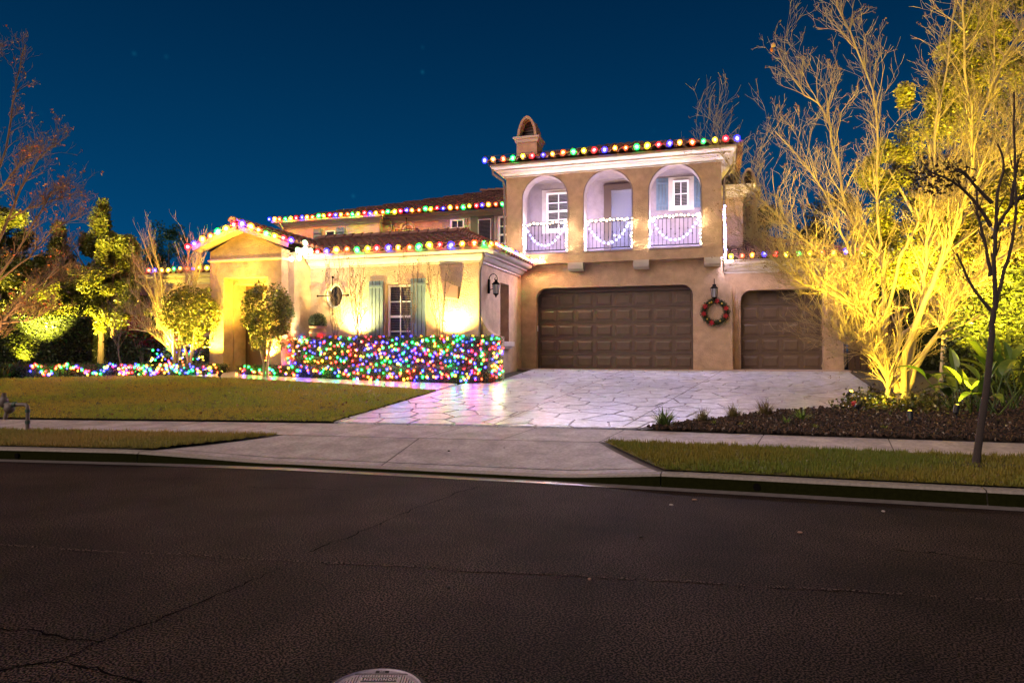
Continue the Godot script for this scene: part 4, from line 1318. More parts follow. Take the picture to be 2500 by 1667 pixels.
func light_strings() -> void:
	var six := PALETTE.map(func(p): return p[1])
	light_string("multicolour bulbs along the top eave above the three balcony arches", [Vector3(-7.2, 7.57, -20.48), Vector3(.5, 7.57, -20.48)], 25, six, .084, .14)
	light_string("multicolour bulbs along the upper rear eave above the small round window", [Vector3(-17.0, 6.66, -22.84), Vector3(-12.0, 6.66, -22.84), Vector3(-7.35, 6.66, -22.84)], 40, six, .08, .3)
	light_string("multicolour bulbs along the peaked gable over the front door", [Vector3(-14.42, 4.42, -15.72), Vector3(-12.7, 5.0, -15.72), Vector3(-11.0, 4.42, -15.72)], 14, [six[5], six[0], six[1], six[2], six[3], six[4]], .084, .2)
	light_string("multicolour bulbs along the low eave over the shuttered front window", [Vector3(-11.15, 4.28, -16.72), Vector3(-5.85, 4.28, -16.72)], 18, [six[4], six[5], six[0], six[1], six[2], six[3]], .086, .14)
	light_string("multicolour bulbs on the side eave running back to the garage corner", [Vector3(-5.72, 4.32, -16.95), Vector3(-5.72, 4.32, -20.95)], 16, [six[4], six[2], six[0], six[1], six[3], WARM], .075, .08)
	light_string("multicolour bulbs on the low eave behind the bare tree left of the porch", [Vector3(-19.9, 4.42, -19.83), Vector3(-14.2, 4.42, -19.83)], 21, [six[2], six[0], six[1], six[4], six[3], six[1]], .074, .05)
	light_string("multicolour bulbs along the low eave over the right garage door", [Vector3(.3, 4.34, -21.55), Vector3(3.98, 4.34, -21.55), Vector3(3.98, 4.32, -22.6)], 16, [six[4], six[2], six[1], six[0], six[5], six[4], six[3]], .082, .12)
	light_string("added bunch of white bulbs standing in for the bright patch where the porch eave meets the front wing", [Vector3(-11.25, 4.05, -16.2), Vector3(-11.0, 4.3, -16.55), Vector3(-11.3, 4.25, -16.4), Vector3(-10.95, 4.4, -16.3)], 12, [WARM, WARM, COOL, Color(.75, 1, .7)], .07, .09, .06)  # bulbs added as stand-in for a blown-out white patch
	light_string("bright warm bulbs bunched below the left end of the balcony", [Vector3(-5.75, 4.36, -20.9), Vector3(-5.35, 4.32, -20.95)], 9, [WARM, six[2], six[4], WARM, six[3], six[2], WARM], .055, .22, .03)
	light_string("vertical string of white bulbs on the right corner of the tower", [Vector3(.13, 5.75, -21.1), Vector3(.15, 4.12, -21.1), Vector3(.34, 4.14, -21.2)], 24, [COOL, COOL, WARM], .045, .09, .012)
	var bays := [[-6.05, -4.63, "left"], [-4.05, -2.6, "middle"], [-2.04, -.56, "right"]]
	for q in bays:
		var x0: float = q[0]
		var x1: float = q[1]
		var z := -21.1
		light_string("warm white bulbs wound on the rail and sides of the %s balcony arch" % q[2], [Vector3(x0, 4.66, z + .06), Vector3(x0, 5.52, z + .06), Vector3(lerpf(x0, x1, .5), 5.56, z), Vector3(x1, 5.55, z + .06), Vector3(x1, 4.66, z + .06)], 30, [WARM], .034, .075, .03, 0, 2)
		var sw := []
		for i in 13:
			var t := i / 12.0
			sw.append(Vector3(lerpf(x0 + .08, x1 - .08, t), 5.42 - .6 * (1 - pow(absf(2 * t - 1), 2)), z + .03))
		light_string("cool white bulbs hung in a swag across the %s balcony railing" % q[2], sw, 15, [COOL], .034, .22, .012, 0, 2)

func net(label: String, spots: Array, size: float, energy: float) -> void:
	var s := thing("net_lights", label, "net lights", Vector3.ZERO, "net lights on the hedges")
	var b := MB.new()
	for i in spots.size() - 1:
		var p: Vector3 = spots[i]
		var q: Vector3 = spots[i + 1]
		if p.distance_to(q) < .7:
			b.tube(PackedVector3Array([p, q]), PackedFloat32Array([.004, .004]), 3)
	part("cable", b, M.cable, s)
	for i in spots.size():
		var c: Color = PALETTE[[0, 0, 0, 1, 2, 3, 3, 4, 5, 5][rng.randi_range(0, 9)]][1]
		part("bulb", bulb_mesh(c, size), null, s, spots[i]).scale = Vector3.ONE * rr(.65, 1.2)
		if i % 2 == 0: lamp(s, spots[i], c, energy * 9, size)

# ---------------------------------------------------------------- plants
func leaf_cloud(places: Array, tints: Array, c: Vector3, r: Vector3, n: int, s0: float, s1: float, ca: Color, cb: Color, shell := .5) -> void:
	for i in n:
		var p := c + rand_dir() * r * pow(rng.randf(), shell * .5)
		places.append(Transform3D(rand_basis(rr(s0, s1)), p))
		tints.append(ca.lerp(cb, rng.randf()) * rr(.7, 1.15))

func hedge(called: String, label: String, poly: PackedVector2Array, top: float, leaf: float, density: float, ca: Color, cb: Color, category := "hedge", group := "") -> Node3D:
	var ctr := Vector2.ZERO
	for p in poly: ctr += p / poly.size()
	var g := yard(ctr.x, ctr.y)
	var o := thing(called, label, category, Vector3(ctr.x, g, ctr.y), group)
	var b := MB.new()
	var flat := PackedVector2Array()
	for p in Geometry2D.offset_polygon(poly, -.05)[0]: flat.append(Vector2(p.x - ctr.x, -(p.y - ctr.y)))
	b.xf = Transform3D(Basis(Vector3(1, 0, 0), Vector3(0, 0, -1), Vector3(0, 1, 0)), Vector3.ZERO)
	b.ext(flat, -.3, top - g - .06)
	part("branches", b, M.hedge_core, o)
	var places := []
	var tints := []
	var put_leaf := func(p: Vector3, nn: Vector3) -> void:
		var q := p + nn * (rng.randfn(0, .025)) - nn * .015
		places.append(Transform3D(rand_basis(rr(.7, 1.25) * leaf), q - Vector3(ctr.x, g, ctr.y)))
		tints.append(ca.lerp(cb, rng.randf()) * rr(.6, 1.2))
	if Geometry2D.is_polygon_clockwise(poly): poly.reverse()
	for i in poly.size():
		var a := poly[i]
		var c := poly[(i + 1) % poly.size()]
		var nn := Vector3(c.y - a.y, 0, a.x - c.x).normalized()
		if nn.z < -.8: continue
		for k in int(a.distance_to(c) * (top - g) * density):
			var t := a.lerp(c, rng.randf())
			put_leaf.call(Vector3(t.x, rr(yard(t.x, t.y) + .02, top), t.y), nn)
	var box := Rect2(poly[0], Vector2.ZERO)
	for p in poly: box = box.expand(p)
	for k in int(box.get_area() * density):
		var t := box.position + box.size * Vector2(rng.randf(), rng.randf())
		if Geometry2D.is_point_in_polygon(t, poly): put_leaf.call(Vector3(t.x, top, t.y), Vector3.UP)
	stuff("foliage", leaf_mesh(.6), M.leaf, o, places, tints)
	return o

func front_spots(a: Vector2, c: Vector2, y0: float, y1: float, n: int, out: float) -> Array:
	var r := []
	var d := (c - a).normalized()
	var nn := Vector3(-d.y, 0, d.x)
	for i in n:
		var p := a.lerp(c, (i + rr(-.5, 1.5)) / n)
		r.append(Vector3(p.x, rr(y0, y1), p.y) + nn * rr(out * .4, out))
	return r

func hedges() -> void:
	var ga := Color(.035, .06, .012)
	var gb := Color(.075, .105, .02)
	hedge("tall_hedge", "tall clipped boxwood hedge under the front window wrapped in coloured lights", PackedVector2Array([Vector2(-12.25, -16.42), Vector2(-5.62, -16.42), Vector2(-5.5, -17.1), Vector2(-12.2, -17.05)]), 1.83, .05, 1500, ga, gb)
	hedge("low_hedge", "low clipped hedge along the path in front of the tall lit hedge", PackedVector2Array([Vector2(-12.7, -15.72), Vector2(-9.25, -15.76), Vector2(-6.3, -16.1), Vector2(-5.65, -16.75), Vector2(-5.75, -16.9), Vector2(-6.5, -16.38), Vector2(-9.3, -16.1), Vector2(-12.7, -16.06)]), 1.06, .045, 1700, ga, gb)
	hedge("low_hedge", "long low hedge at the back of the lawn left of the front path", PackedVector2Array([Vector2(-19.6, -13.2), Vector2(-18.0, -13.88), Vector2(-15.3, -14.72), Vector2(-13.25, -15.75), Vector2(-13.25, -16.08), Vector2(-15.4, -15.15), Vector2(-18.1, -14.35), Vector2(-19.8, -13.7)]), 1.1, .045, 1500, ga, gb)
	var sp := []
	for k in 4: sp.append_array(front_spots(Vector2(-12.2, -16.4), Vector2(-9.0, -16.4), 1.0 + k * .2, 1.22 + k * .2, 38, .07))
	for i in 16: sp.append(Vector3(rr(-12.1, -9.0), 1.86, rr(-16.9, -16.45)))
	net("coloured mini lights over the half of the tall hedge nearest the front door", sp.slice(0, 300), .031, .012)
	sp = []
	for k in 4: sp.append_array(front_spots(Vector2(-9.0, -16.4), Vector2(-5.62, -16.4), 1.0 + k * .2, 1.22 + k * .2, 46, .07))
	sp.append_array(front_spots(Vector2(-5.6, -16.42), Vector2(-5.5, -17.05), .8, 1.83, 50, .06))
	for i in 20: sp.append(Vector3(rr(-9.0, -5.6), 1.86, rr(-16.9, -16.45)))
	net("coloured mini lights over the half of the tall hedge nearest the drive", sp.slice(0, 300), .034, .014)
	sp = []
	for k in 2: sp.append_array(front_spots(Vector2(-9.25, -15.74), Vector2(-6.3, -16.08), .7 + k * .17, .86 + k * .19, 34, .05))
	sp.append_array(front_spots(Vector2(-12.7, -15.7), Vector2(-9.25, -15.74), .82, 1.07, 55, .05))
	sp.append_array(front_spots(Vector2(-6.3, -16.1), Vector2(-5.65, -16.73), .66, 1.02, 30, .05))
	net("coloured mini lights on the low hedge beside the drive", sp, .034, .012)
	sp = []
	for i in 100:
		var t := i / 99.0
		var x := lerpf(-17.9, -14.2, t) + rr(-.05, .05)
		sp.append(Vector3(x, .98 + .1 * sin(t * 27 + sin(t * 9) * 1.5) + rr(-.07, .07), lerps(x, [-18.0, -15.3, -13.25], [-13.88, -14.72, -15.75]) + .06))
	for i in 90:
		var x := rr(-15.6, -13.3)
		sp.append(Vector3(x, rr(.84, 1.12), lerps(x, [-18.0, -15.3, -13.25], [-13.88, -14.72, -15.75]) + .06))
	net("coloured mini lights looped along the low hedge behind the lawn", sp, .034, .012)

# branches from stems given as offsets from the base
func limbs(mb: MB, tw: MB, stems: Array, r0: float, r1: float, kids: int, depth: int, spread: float, up: float, tips: Array, sides := 7, from := .3, crook := .024) -> void:
	for s in stems.size():
		var pts := PackedVector3Array()
		var raw: Array = stems[s]
		for i in range(0, raw.size(), 3): pts.append(Vector3(raw[i], raw[i + 1], raw[i + 2]))
		var fine := PackedVector3Array()
		for i in pts.size() - 1:
			for k in 4:
				var t := k / 4.0
				var p := pts[i].cubic_interpolate(pts[i + 1], pts[maxi(i - 1, 0)], pts[mini(i + 2, pts.size() - 1)], t)
				fine.append(p + Vector3(rr(-1, 1), rr(-.5, .5), rr(-1, 1)) * crook)
		fine.append(pts[-1])
		var rad := PackedFloat32Array()
		var whole := pts[0].length() < .01
		for i in fine.size(): rad.append(lerpf(r0 if whole else r0 * .55, r1, pow(float(i) / fine.size(), .65)))
		mb.tube(fine, rad, sides)
		var L := fine.size()
		for k in kids:
			var t := int(lerpf(from, .98, float(k + rng.randf()) / kids) * (L - 1))
			var d := (fine[mini(t + 1, L - 1)] - fine[maxi(t - 1, 0)]).normalized()
			twig(tw, fine[t], d, rr(.5, 1.1) * spread, rad[t] * .55, depth, up, tips)
		tips.append(fine[-1])

func twig(tw: MB, at: Vector3, dir: Vector3, len: float, r: float, depth: int, up: float, tips: Array) -> void:
	var d := (dir + rand_dir() * .75 + Vector3(0, up, 0)).normalized()
	var pts := PackedVector3Array([at])
	var rad := PackedFloat32Array([r])
	var n := 4
	for i in n:
		d = (d + rand_dir() * .16 + Vector3(0, up * .12, 0)).normalized()
		pts.append(pts[-1] + d * len / n)
		rad.append(maxf(.0022, lerpf(r, r * .35, float(i + 1) / n)))
	tw.tube(pts, rad, 4 if r > .008 else 3)
	if depth > 0:
		for k in 3 if depth > 1 else 2:
			var i := rng.randi_range(1, n)
			twig(tw, pts[i], d, len * rr(.45, .75), maxf(.0025, rad[i] * .7), depth - 1, up, tips)
	else:
		tips.append(pts[-1])

func uplight(label: String, at: Vector3, aim: Vector3, energy: float, angle: float, seen := 3.0, c := Color(1, .86, .27)) -> void:
	var o := thing("garden_spotlight", label, "spotlight", at, "garden spotlights")
	var d := (aim - at).normalized()
	var b := MB.new()
	b.tube(PackedVector3Array([Vector3(0, -.15, 0), Vector3(0, .07, 0)]), PackedFloat32Array([.012, .012]), 6)
	part("stake", b, M.black_plastic, o)
	b = MB.new()
	var p := Vector3(0, .1, 0)
	b.tube(PackedVector3Array([p - d * .08, p - d * .07, p + d * .05, p + d * .06, p + d * .045]), PackedFloat32Array([.02, .042, .045, .045, .036]), 12, true)
	part("housing", b, M.black_plastic, o)
	b = MB.new()
	b.ball(p + d * .055, Vector3.ONE * .034, 6, 10)
	part("lamp_lens", b, bulb_material("spot_lens", c, 1, seen), o)
	var l := SpotLight3D.new()
	l.name = "spot_light"
	l.light_color = c
	l.light_energy = energy * 4.5
	l.light_size = .04
	l.spot_range = 40
	l.spot_attenuation = 2
	l.spot_angle = angle
	l.spot_angle_attenuation = .8
	l.shadow_enabled = true
	o.add_child(l)
	l.position = p + d * .1
	l.basis = Basis.looking_at(d, Vector3.UP if absf(d.y) < .95 else Vector3(0, 0, 1))

func tuft(label: String, at: Vector3, n: int, h: float, spread: float, w: float, ca: Color, cb: Color, group := "") -> void:
	var o := thing("grass_clump", label, "plant", at, group)
	var places := []
	var tints := []
	var b := MB.new()
	b.quad(Vector3(-.5, 0, 0), Vector3(.5, 0, 0), Vector3(.4, .5, .06), Vector3(-.4, .5, .06), Vector3(0, .2, 1))
	b.quad(Vector3(-.4, .5, .06), Vector3(.4, .5, .06), Vector3(.03, 1, .3), Vector3(-.03, 1, .3), Vector3(0, .4, 1))
	var m := b.mesh()
	for i in n:
		var a := rr(0, TAU)
		var bs := Basis(Vector3.UP, a) * Basis(Vector3(1, 0, 0), rr(.05, spread))
		var l := h * rr(.6, 1.1)
		places.append(Transform3D(bs.scaled_local(Vector3(w * rr(.7, 1.2), l, l)), Vector3(rr(-1, 1), 0, rr(-1, 1)) * h * .18))
		tints.append(ca.lerp(cb, rng.randf()))
	stuff("blades", m, M.grass_blade, o, places, tints)

# one broad leaf on a stalk: blade bends over along its length
func broad_leaf(parent: Node, at: Vector3, yaw: float, tilt: float, stalk: float, L: float, w: float, c: Color) -> void:
	var d := Basis(Vector3.UP, yaw) * Vector3(sin(tilt), cos(tilt), 0)
	var side := Basis(Vector3.UP, yaw) * Vector3(0, 0, 1)
	var b := MB.new()
	b.col = c * .8
	b.tube(PackedVector3Array([at, at + d * stalk * .5, at + d * stalk]), PackedFloat32Array([.014, .011, .008]), 5)
	b.col = c
	var p := at + d * stalk
	var n := 8
	var prev := [p, p, p]
	for i in range(1, n + 1):
		var t := float(i) / n
		d = (d + Vector3(0, -.11, 0) * (1 + tilt)).normalized()
		p += d * L / n
		var ww := w * sin(PI * pow(t, .75)) * .5
		var up := side.cross(d).normalized()
		var row := [p - side * ww + up * ww * .35, p, p + side * ww + up * ww * .35]
		for k in 2: b.quad(prev[k], prev[k + 1], row[k + 1], row[k], up)
		prev = row
	part("leaf", b, M.leaf, parent)

func crown_tree(called: String, label: String, at: Vector3, trunk_h: float, clumps: Array, n: int, s0: float, s1: float, ca: Color, cb: Color, bark: Material, r := .14, group := "") -> Node3D:
	var o := thing(called, label, "tree", at, group)
	var b := MB.new()
	b.tube(PackedVector3Array([Vector3(0, -.2, 0), Vector3(.05, trunk_h * .5, .03), Vector3(0, trunk_h, 0)]), PackedFloat32Array([r, r * .75, r * .6]), 8)
	for c in clumps:
		var q: Vector3 = c[0]
		var mid := Vector3(q.x * .45, lerpf(trunk_h, q.y, .5), q.z * .45) + rand_dir() * .15
		b.tube(PackedVector3Array([Vector3(0, trunk_h * .9, 0), mid, q]), PackedFloat32Array([r * .5, r * .32, r * .1]), 6)
	part("trunk", b, bark, o)
	var places := []
	var tints := []
	for c in clumps:
		var cr: Vector3 = c[1]
		for k in 9:
			var q: Vector3 = c[0] + rand_dir() * cr * .72
			leaf_cloud(places, tints, q, cr * rr(.28, .48), int(n / 9.0), s0, s1, ca, cb, .8)
	stuff("crown", leaf_mesh(.55), M.leaf, o, places, tints)
	return o

# ---------------------------------------------------------------- gardens
func right_garden() -> void:
	var base := on_yard(3.2, -13.95, .02)
	var stems = [[0,0,-0,-0.29,0.16,0.16,-0.3,0.44,0.21,-0.51,0.82,0.37,-0.72,0.97,0.48,-1.05,1.06,0.65],
		[0,0,-0,-0.08,0.16,0.02,-0.34,0.71,0.08,-0.46,1.01,0.1,-0.68,1.22,0.16,-0.92,1.34,0.22,-1.42,1.49,0.36],
		[0,0,-0,-0.19,0.43,0.1,-0.42,1.13,0.24,-0.54,1.51,0.32,-0.8,1.69,0.43,-1.06,1.95,0.55,-1.48,2.28,0.73,-1.93,2.66,0.93,-2.56,3.02,1.19],
		[0,0,-0,-0.33,0.78,0.04,-0.5,1.25,0.05,-0.6,1.6,0.05,-0.68,2.02,0.04,-0.75,2.47,0.03,-0.97,2.99,0.06,-1.26,3.8,0.08,-1.66,4.51,0.14,-2.2,5.14,0.24],
		[0,0,-0,-0.32,0.89,0.01,-0.27,1.55,-0.07,-0.32,1.95,-0.09,-0.34,2.71,-0.15,-0.58,2.99,-0.11,-0.93,3.67,-0.07,-1.12,4.79,-0.12,-1.32,5.61,-0.14,-1.73,5.99,-0.06,-2.12,6.79,-0.03],
		[0,0,-0,-0.04,0.98,0.33,0.22,1.91,0.55,0.47,2.66,0.72,0.59,2.99,0.79,0.75,3.8,1,0.71,4.67,1.29,0.47,5.69,1.71,0.41,6.79,2.08,0.6,7.57,2.27],
		[-0.27,1.55,-0.07,-0.13,2.66,0.29,0.01,2.94,0.35,0.3,3.6,0.51,0.56,4.09,0.62,1.05,5.14,0.87,1.06,6.08,1.21,0.98,6.67,1.45,1.36,7.57,1.67],
		[0,0,-0,-0.07,0.64,-0.14,0,1.25,-0.31,0.44,1.53,-0.58,0.95,1.93,-0.92,1.58,2.47,-1.34,2.2,2.86,-1.73],
		[0,0,-0,0.14,0.64,0.07,0.52,1.32,0.09,0.6,1.48,0.1,1.02,2.24,0.12,2.17,3.04,0.01,2.96,3.49,-0.07],
		[0,0,-0,0.03,0.78,0.14,0.14,1.36,0.22,0.22,1.95,0.31,0.24,2.66,0.45,0.29,3.6,0.61,0.33,4.9,0.86,0.47,6.08,1.04,0.58,7.49,1.28],
		[0.22,1.95,0.31,0.53,3.25,-0.28,0.85,3.72,-0.6,1.75,4.42,-1.35,2.4,4.9,-1.88],
		[-0.34,2.71,-0.15,-0.38,3.37,-0.12,-0.4,4.31,-0.1,-0.5,5.84,-0.03,-1.01,7.18,0.15,-1.18,7.73,0.22],
		[0.59,2.99,0.79,0.79,3.27,0.64,1.5,4.31,0.09,1.9,5.01,-0.24,2.37,5.84,-0.63],
		[-0.68,2.02,0.04,-1.07,2.47,0.18,-1.52,2.86,0.32,-2.19,3.49,0.54,-2.78,4.12,0.74,-3.23,4.67,0.89],
		[1.05,5.14,0.87,1.38,5.92,0.68,1.88,6.79,0.43,2.16,7.49,0.26],
		[-0.8,1.69,0.43,-1.3,2,0.75,-1.79,2.16,1.05,-2.27,2.55,1.36,-2.67,2.86,1.63]]
	var young_stems = [[0,0,-0,0.14,1.12,-0.01,0.18,1.66,-0.01,0.21,1.8,-0.01,0.19,2.27,0.01,0.22,2.71,0.01,0.23,3.01,0.01,0.3,3.32,0,0.23,3.55,0.03],
		[0.21,1.8,-0.01,0.29,2.1,-0.03,0.38,2.48,-0.04,0.42,2.9,-0.03,0.39,3.62,0.01,0.39,4.11,0.03],
		[0.18,1.71,-0.05,-0.03,2.01,0.01,-0.18,2.36,0.06],
		[0.18,2.1,-0.05,0.14,2.36,-0.03,0.04,2.8,0.01,0.03,3.08,0.03],
		[0.19,2.66,-0.06,-0.02,2.97,0.02,-0.24,3.16,0.1,-0.47,3.25,0.19],
		[0.2,2.92,-0.06,0.04,3.09,-0.01,-0.11,3.27,0.04,-0.26,3.25,0.09],
		[0.2,2.52,-0.06,0.35,2.81,-0.12,0.49,2.95,-0.17,0.63,3.02,-0.22],
		[0.4,2.87,-0.12,0.45,3.18,-0.15,0.49,3.41,-0.17]]
	var o := thing("crape_myrtle", "large leafless multi stemmed tree lit yellow from below, right of the drive", "tree", base)
	var b := MB.new()
	var tw := MB.new()
	var tips := []
	limbs(b, tw, stems, .066, .008, 40, 3, .82, .2, tips)
	b.tube(PackedVector3Array([Vector3(0, -.2, 0), Vector3(-.02, .12, 0), Vector3(-.06, .45, .02)]), PackedFloat32Array([.17, .14, .1]), 10)
	part("trunk", b, M.bark, o)
	part("twigs", tw, M.bark, o)
	var places := []
	var tints := []
	for t in tips:
		if rng.randf() < .22:
			for k in 3:
				places.append(Transform3D(rand_basis(rr(.014, .022)), t + rand_dir() * .03))
				tints.append(Color(.28, .16, .05) * rr(.4, 1))
	var pod := MB.new()
	pod.ball(Vector3.ZERO, Vector3.ONE * .5, 4, 6)
	stuff("seed_pods", pod.mesh(), M.mulch, o, places, tints)
	b = MB.new()
	for k in 5:
		b.col = Color(.5, .16, .03) if k % 2 else Color(.6, .4, .2)
		b.ball(Vector3(-2.22, 6.85, -.03) + rand_dir() * .05, Vector3(.03, .045, .03), 4, 6)
	part("dry_blossom", b, M.mulch, o)
	# young dark street tree
	base = Vector3(2.7, .19, -8.75)
	o = thing("young_tree", "slim dark young tree without leaves on the kerb strip", "tree", base)
	b = MB.new(); tw = MB.new(); tips = []
	limbs(b, tw, young_stems, .042, .008, 5, 1, .3, .6, tips, 7, .4, .005)
	part("trunk", b, M.dark_bark, o)
	part("twigs", tw, M.dark_bark, o)
	places = []; tints = []
	for k in 300:
		places.append(Transform3D(rand_basis(rr(.03, .065)), Vector3(-.42, 3.22, .05) + Vector3(rng.randfn(0, .2), rng.randfn(0, .11), rng.randfn(0, .12))))
		tints.append(Color(.05, .025, .012) * rr(.4, 1))
	for k in 40:
		places.append(Transform3D(rand_basis(rr(.02, .04)), Vector3(-.16, 3.3, .05) + Vector3(rng.randfn(0, .09), rng.randfn(0, .03), rng.randfn(0, .05))))
		tints.append(Color(.05, .025, .012) * rr(.4, 1))
	stuff("dried_leaves", leaf_mesh(.7), M.dry_leaf, o, places, tints)
	b = MB.new()
	slab(b, PackedVector2Array([Vector2(2.15, -8.75), Vector2(2.4, -8.6), Vector2(2.75, -8.5), Vector2(3.1, -8.6), Vector2(3.2, -8.8), Vector2(2.8, -8.95), Vector2(2.4, -8.92)]), func(_x, _z): return .205, .01, .04)
	struct("tree_pit_soil", b, M.soil)
	# evergreen tree behind, tall hedge, vines
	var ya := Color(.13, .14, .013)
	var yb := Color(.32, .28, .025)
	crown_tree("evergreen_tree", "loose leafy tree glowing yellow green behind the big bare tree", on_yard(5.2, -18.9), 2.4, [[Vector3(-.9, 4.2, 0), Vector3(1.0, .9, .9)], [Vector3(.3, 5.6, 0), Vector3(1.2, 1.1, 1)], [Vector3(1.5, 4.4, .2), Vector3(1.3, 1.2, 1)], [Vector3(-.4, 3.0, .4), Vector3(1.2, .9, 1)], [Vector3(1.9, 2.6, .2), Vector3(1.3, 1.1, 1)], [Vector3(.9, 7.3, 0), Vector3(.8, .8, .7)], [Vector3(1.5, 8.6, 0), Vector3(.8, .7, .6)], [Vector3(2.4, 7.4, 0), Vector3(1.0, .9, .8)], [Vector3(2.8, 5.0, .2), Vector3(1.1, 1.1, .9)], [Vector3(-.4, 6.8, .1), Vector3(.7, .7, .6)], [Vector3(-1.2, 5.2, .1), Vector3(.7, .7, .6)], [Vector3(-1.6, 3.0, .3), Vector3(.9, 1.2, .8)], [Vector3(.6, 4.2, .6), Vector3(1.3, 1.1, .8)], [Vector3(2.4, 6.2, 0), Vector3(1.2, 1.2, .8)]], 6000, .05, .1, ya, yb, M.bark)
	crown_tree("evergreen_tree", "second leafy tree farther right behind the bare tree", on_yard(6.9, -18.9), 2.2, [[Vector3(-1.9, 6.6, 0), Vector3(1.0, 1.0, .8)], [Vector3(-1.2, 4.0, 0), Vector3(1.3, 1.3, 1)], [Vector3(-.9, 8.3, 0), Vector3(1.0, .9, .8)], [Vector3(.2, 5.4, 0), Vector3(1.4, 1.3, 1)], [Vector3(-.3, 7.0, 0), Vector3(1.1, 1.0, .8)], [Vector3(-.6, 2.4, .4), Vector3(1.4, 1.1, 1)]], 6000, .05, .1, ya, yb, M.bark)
	hedge("tall_hedge", "tall loose green hedge at the right edge behind the big leaves", PackedVector2Array([Vector2(4.55, -16.6), Vector2(4.9, -16.0), Vector2(5.8, -15.6), Vector2(8.5, -14.6), Vector2(9, -15.8), Vector2(5, -17.3)]), 3.15, .09, 700, Color(.045, .07, .012), Color(.11, .12, .02))
	hedge("background_hedge", "dark hedge behind the side gate and the leafy trees on the right", PackedVector2Array([Vector2(3.9, -23.2), Vector2(14, -21.5), Vector2(14, -23), Vector2(4, -24.4)]), 4.6, .16, 170, Color(.03, .04, .01), Color(.07, .075, .018))
	# bird of paradise clumps
	var bop := thing("bird_of_paradise", "broad leaved plant with paddle leaves beside the bare tree trunk", "plant", on_yard(4.0, -13.2, .02))
	for k in 22:
		broad_leaf(bop, Vector3(rr(-.35, .35), 0, rr(-.3, .3)), rr(0, TAU), rr(.15, .85), rr(.3, .75), rr(.4, .62), rr(.15, .24), Color(.05, .1, .015).lerp(Color(.12, .17, .025), rng.randf()))
	bop = thing("bird_of_paradise", "taller broad leaved plant at the foot of the right hedge", "plant", on_yard(4.75, -13.9, .02))
	for k in 16:
		broad_leaf(bop, Vector3(rr(-.3, .3), 0, rr(-.3, .3)), rr(0, TAU), rr(.1, .6), rr(.5, 1.0), rr(.5, .7), rr(.18, .27), Color(.05, .1, .015).lerp(Color(.12, .17, .025), rng.randf()))
	# clumps on the mulch
	var gg := "grass clumps along the edge of the drive"
	tuft("spiky dark green clump at the street corner of the drive", on_yard(-.85, -10.95, .02), 90, .34, 1.0, .025, Color(.06, .11, .02), Color(.13, .2, .035), gg)
	tuft("small rounded grass clump second along the drive edge", on_yard(-.28, -11.5, .02), 260, .27, 1.2, .009, Color(.12, .11, .03), Color(.24, .2, .06), gg)
	tuft("olive grass clump third along the drive edge", on_yard(.2, -12.0, .02), 280, .28, 1.2, .009, Color(.12, .11, .03), Color(.24, .2, .06), gg)
	tuft("wide drooping brown grass clump nearest the white spotlight", on_yard(.72, -12.35, .02), 340, .33, 1.3, .009, Color(.13, .1, .035), Color(.25, .19, .06), gg)
	tuft("bright green strappy clump in the middle of the mulch", on_yard(1.25, -11.9, .02), 60, .24, 1.1, .022, Color(.08, .15, .02), Color(.18, .26, .03))
	tuft("small green strappy clump near the pavement", on_yard(1.0, -11.5, .02), 45, .17, 1.2, .018, Color(.08, .15, .02), Color(.18, .26, .03))
	for q in [[.3, -11.1, "yellow green sprig beside the pavement below the grass clumps"], [1.35, -11.15, "tiny yellow green sprig in the mulch left of the trunk"], [2.3, -11.2, "sparse low sprig in the mulch near the young tree"], [-.1, -11.2, "smallest sprig by the corner of the pavement"]]:
		tuft(q[2], on_yard(q[0], q[1], .03), 30, .09, 1.3, .02, Color(.14, .18, .02), Color(.25, .28, .03), "sprigs in the mulch")
	# leafy ground cover round the trunk
	places = []; tints = []
	for k in 3000:
		var p := Vector2(2.95 + rng.randfn(0, .6), -13.9 + rng.randfn(0, .45))
		if p.x < lerps(p.y, [-15.5, -13.4, -12.0], [2.85, 1.95, 1.0]): continue
		places.append(Transform3D(rand_basis(rr(.04, .085)), on_yard(p.x, p.y, .03 + absf(rng.randfn(0, .1)))))
		tints.append((Color(.06, .09, .014).lerp(Color(.14, .1, .02), rng.randf())) * rr(.6, 1.2))
	var gc := thing("ground_cover", "low leafy ground cover around the base of the lit bare tree", "ground cover", on_yard(2.9, -13.7))
	var shifted := []
	for t in places: shifted.append(Transform3D(t.basis, t.origin - gc.position))
	stuff("leaves", leaf_mesh(.8), M.leaf, gc, shifted, tints)
	gc.set_meta("kind", "stuff")
	var fl := thing("red_flower", "single red flower low in the mulch by the white spotlight", "flower", on_yard(2.2, -13.0, .05))
	b = MB.new()
	for k in 6: b.ball(Vector3(0, .12, 0) + rand_dir() * .03, Vector3.ONE * .028, 4, 6)
	part("bloom", b, M.poinsettia, fl)
	b = MB.new()
	b.tube(PackedVector3Array([Vector3(0, -.05, 0), Vector3(0, .12, 0)]), PackedFloat32Array([.005, .004]), 4)
	part("stem", b, M.valve_green, fl)
	uplight("white glowing spotlight on the edge of the drive under the bare tree", on_yard(2.34, -14.3, .08), Vector3(3.3, 2.2, -13.8), 2.2, 38, 9)
	uplight("black spotlight in the mulch in front of the trunk", on_yard(2.75, -11.7, .08), Vector3(3.0, 6, -13.4), 26, 42, 2)
	uplight("spotlight shining among the paddle leaves right of the trunk", on_yard(3.55, -12.35, .1), Vector3(5.0, 4.0, -14.4), 6, 38, 7)
	uplight("spotlight behind the bare tree trunk aimed at the leafy tree", on_yard(4.1, -17.5, .08), Vector3(5.4, 5.5, -18.8), 45, 52, 5)
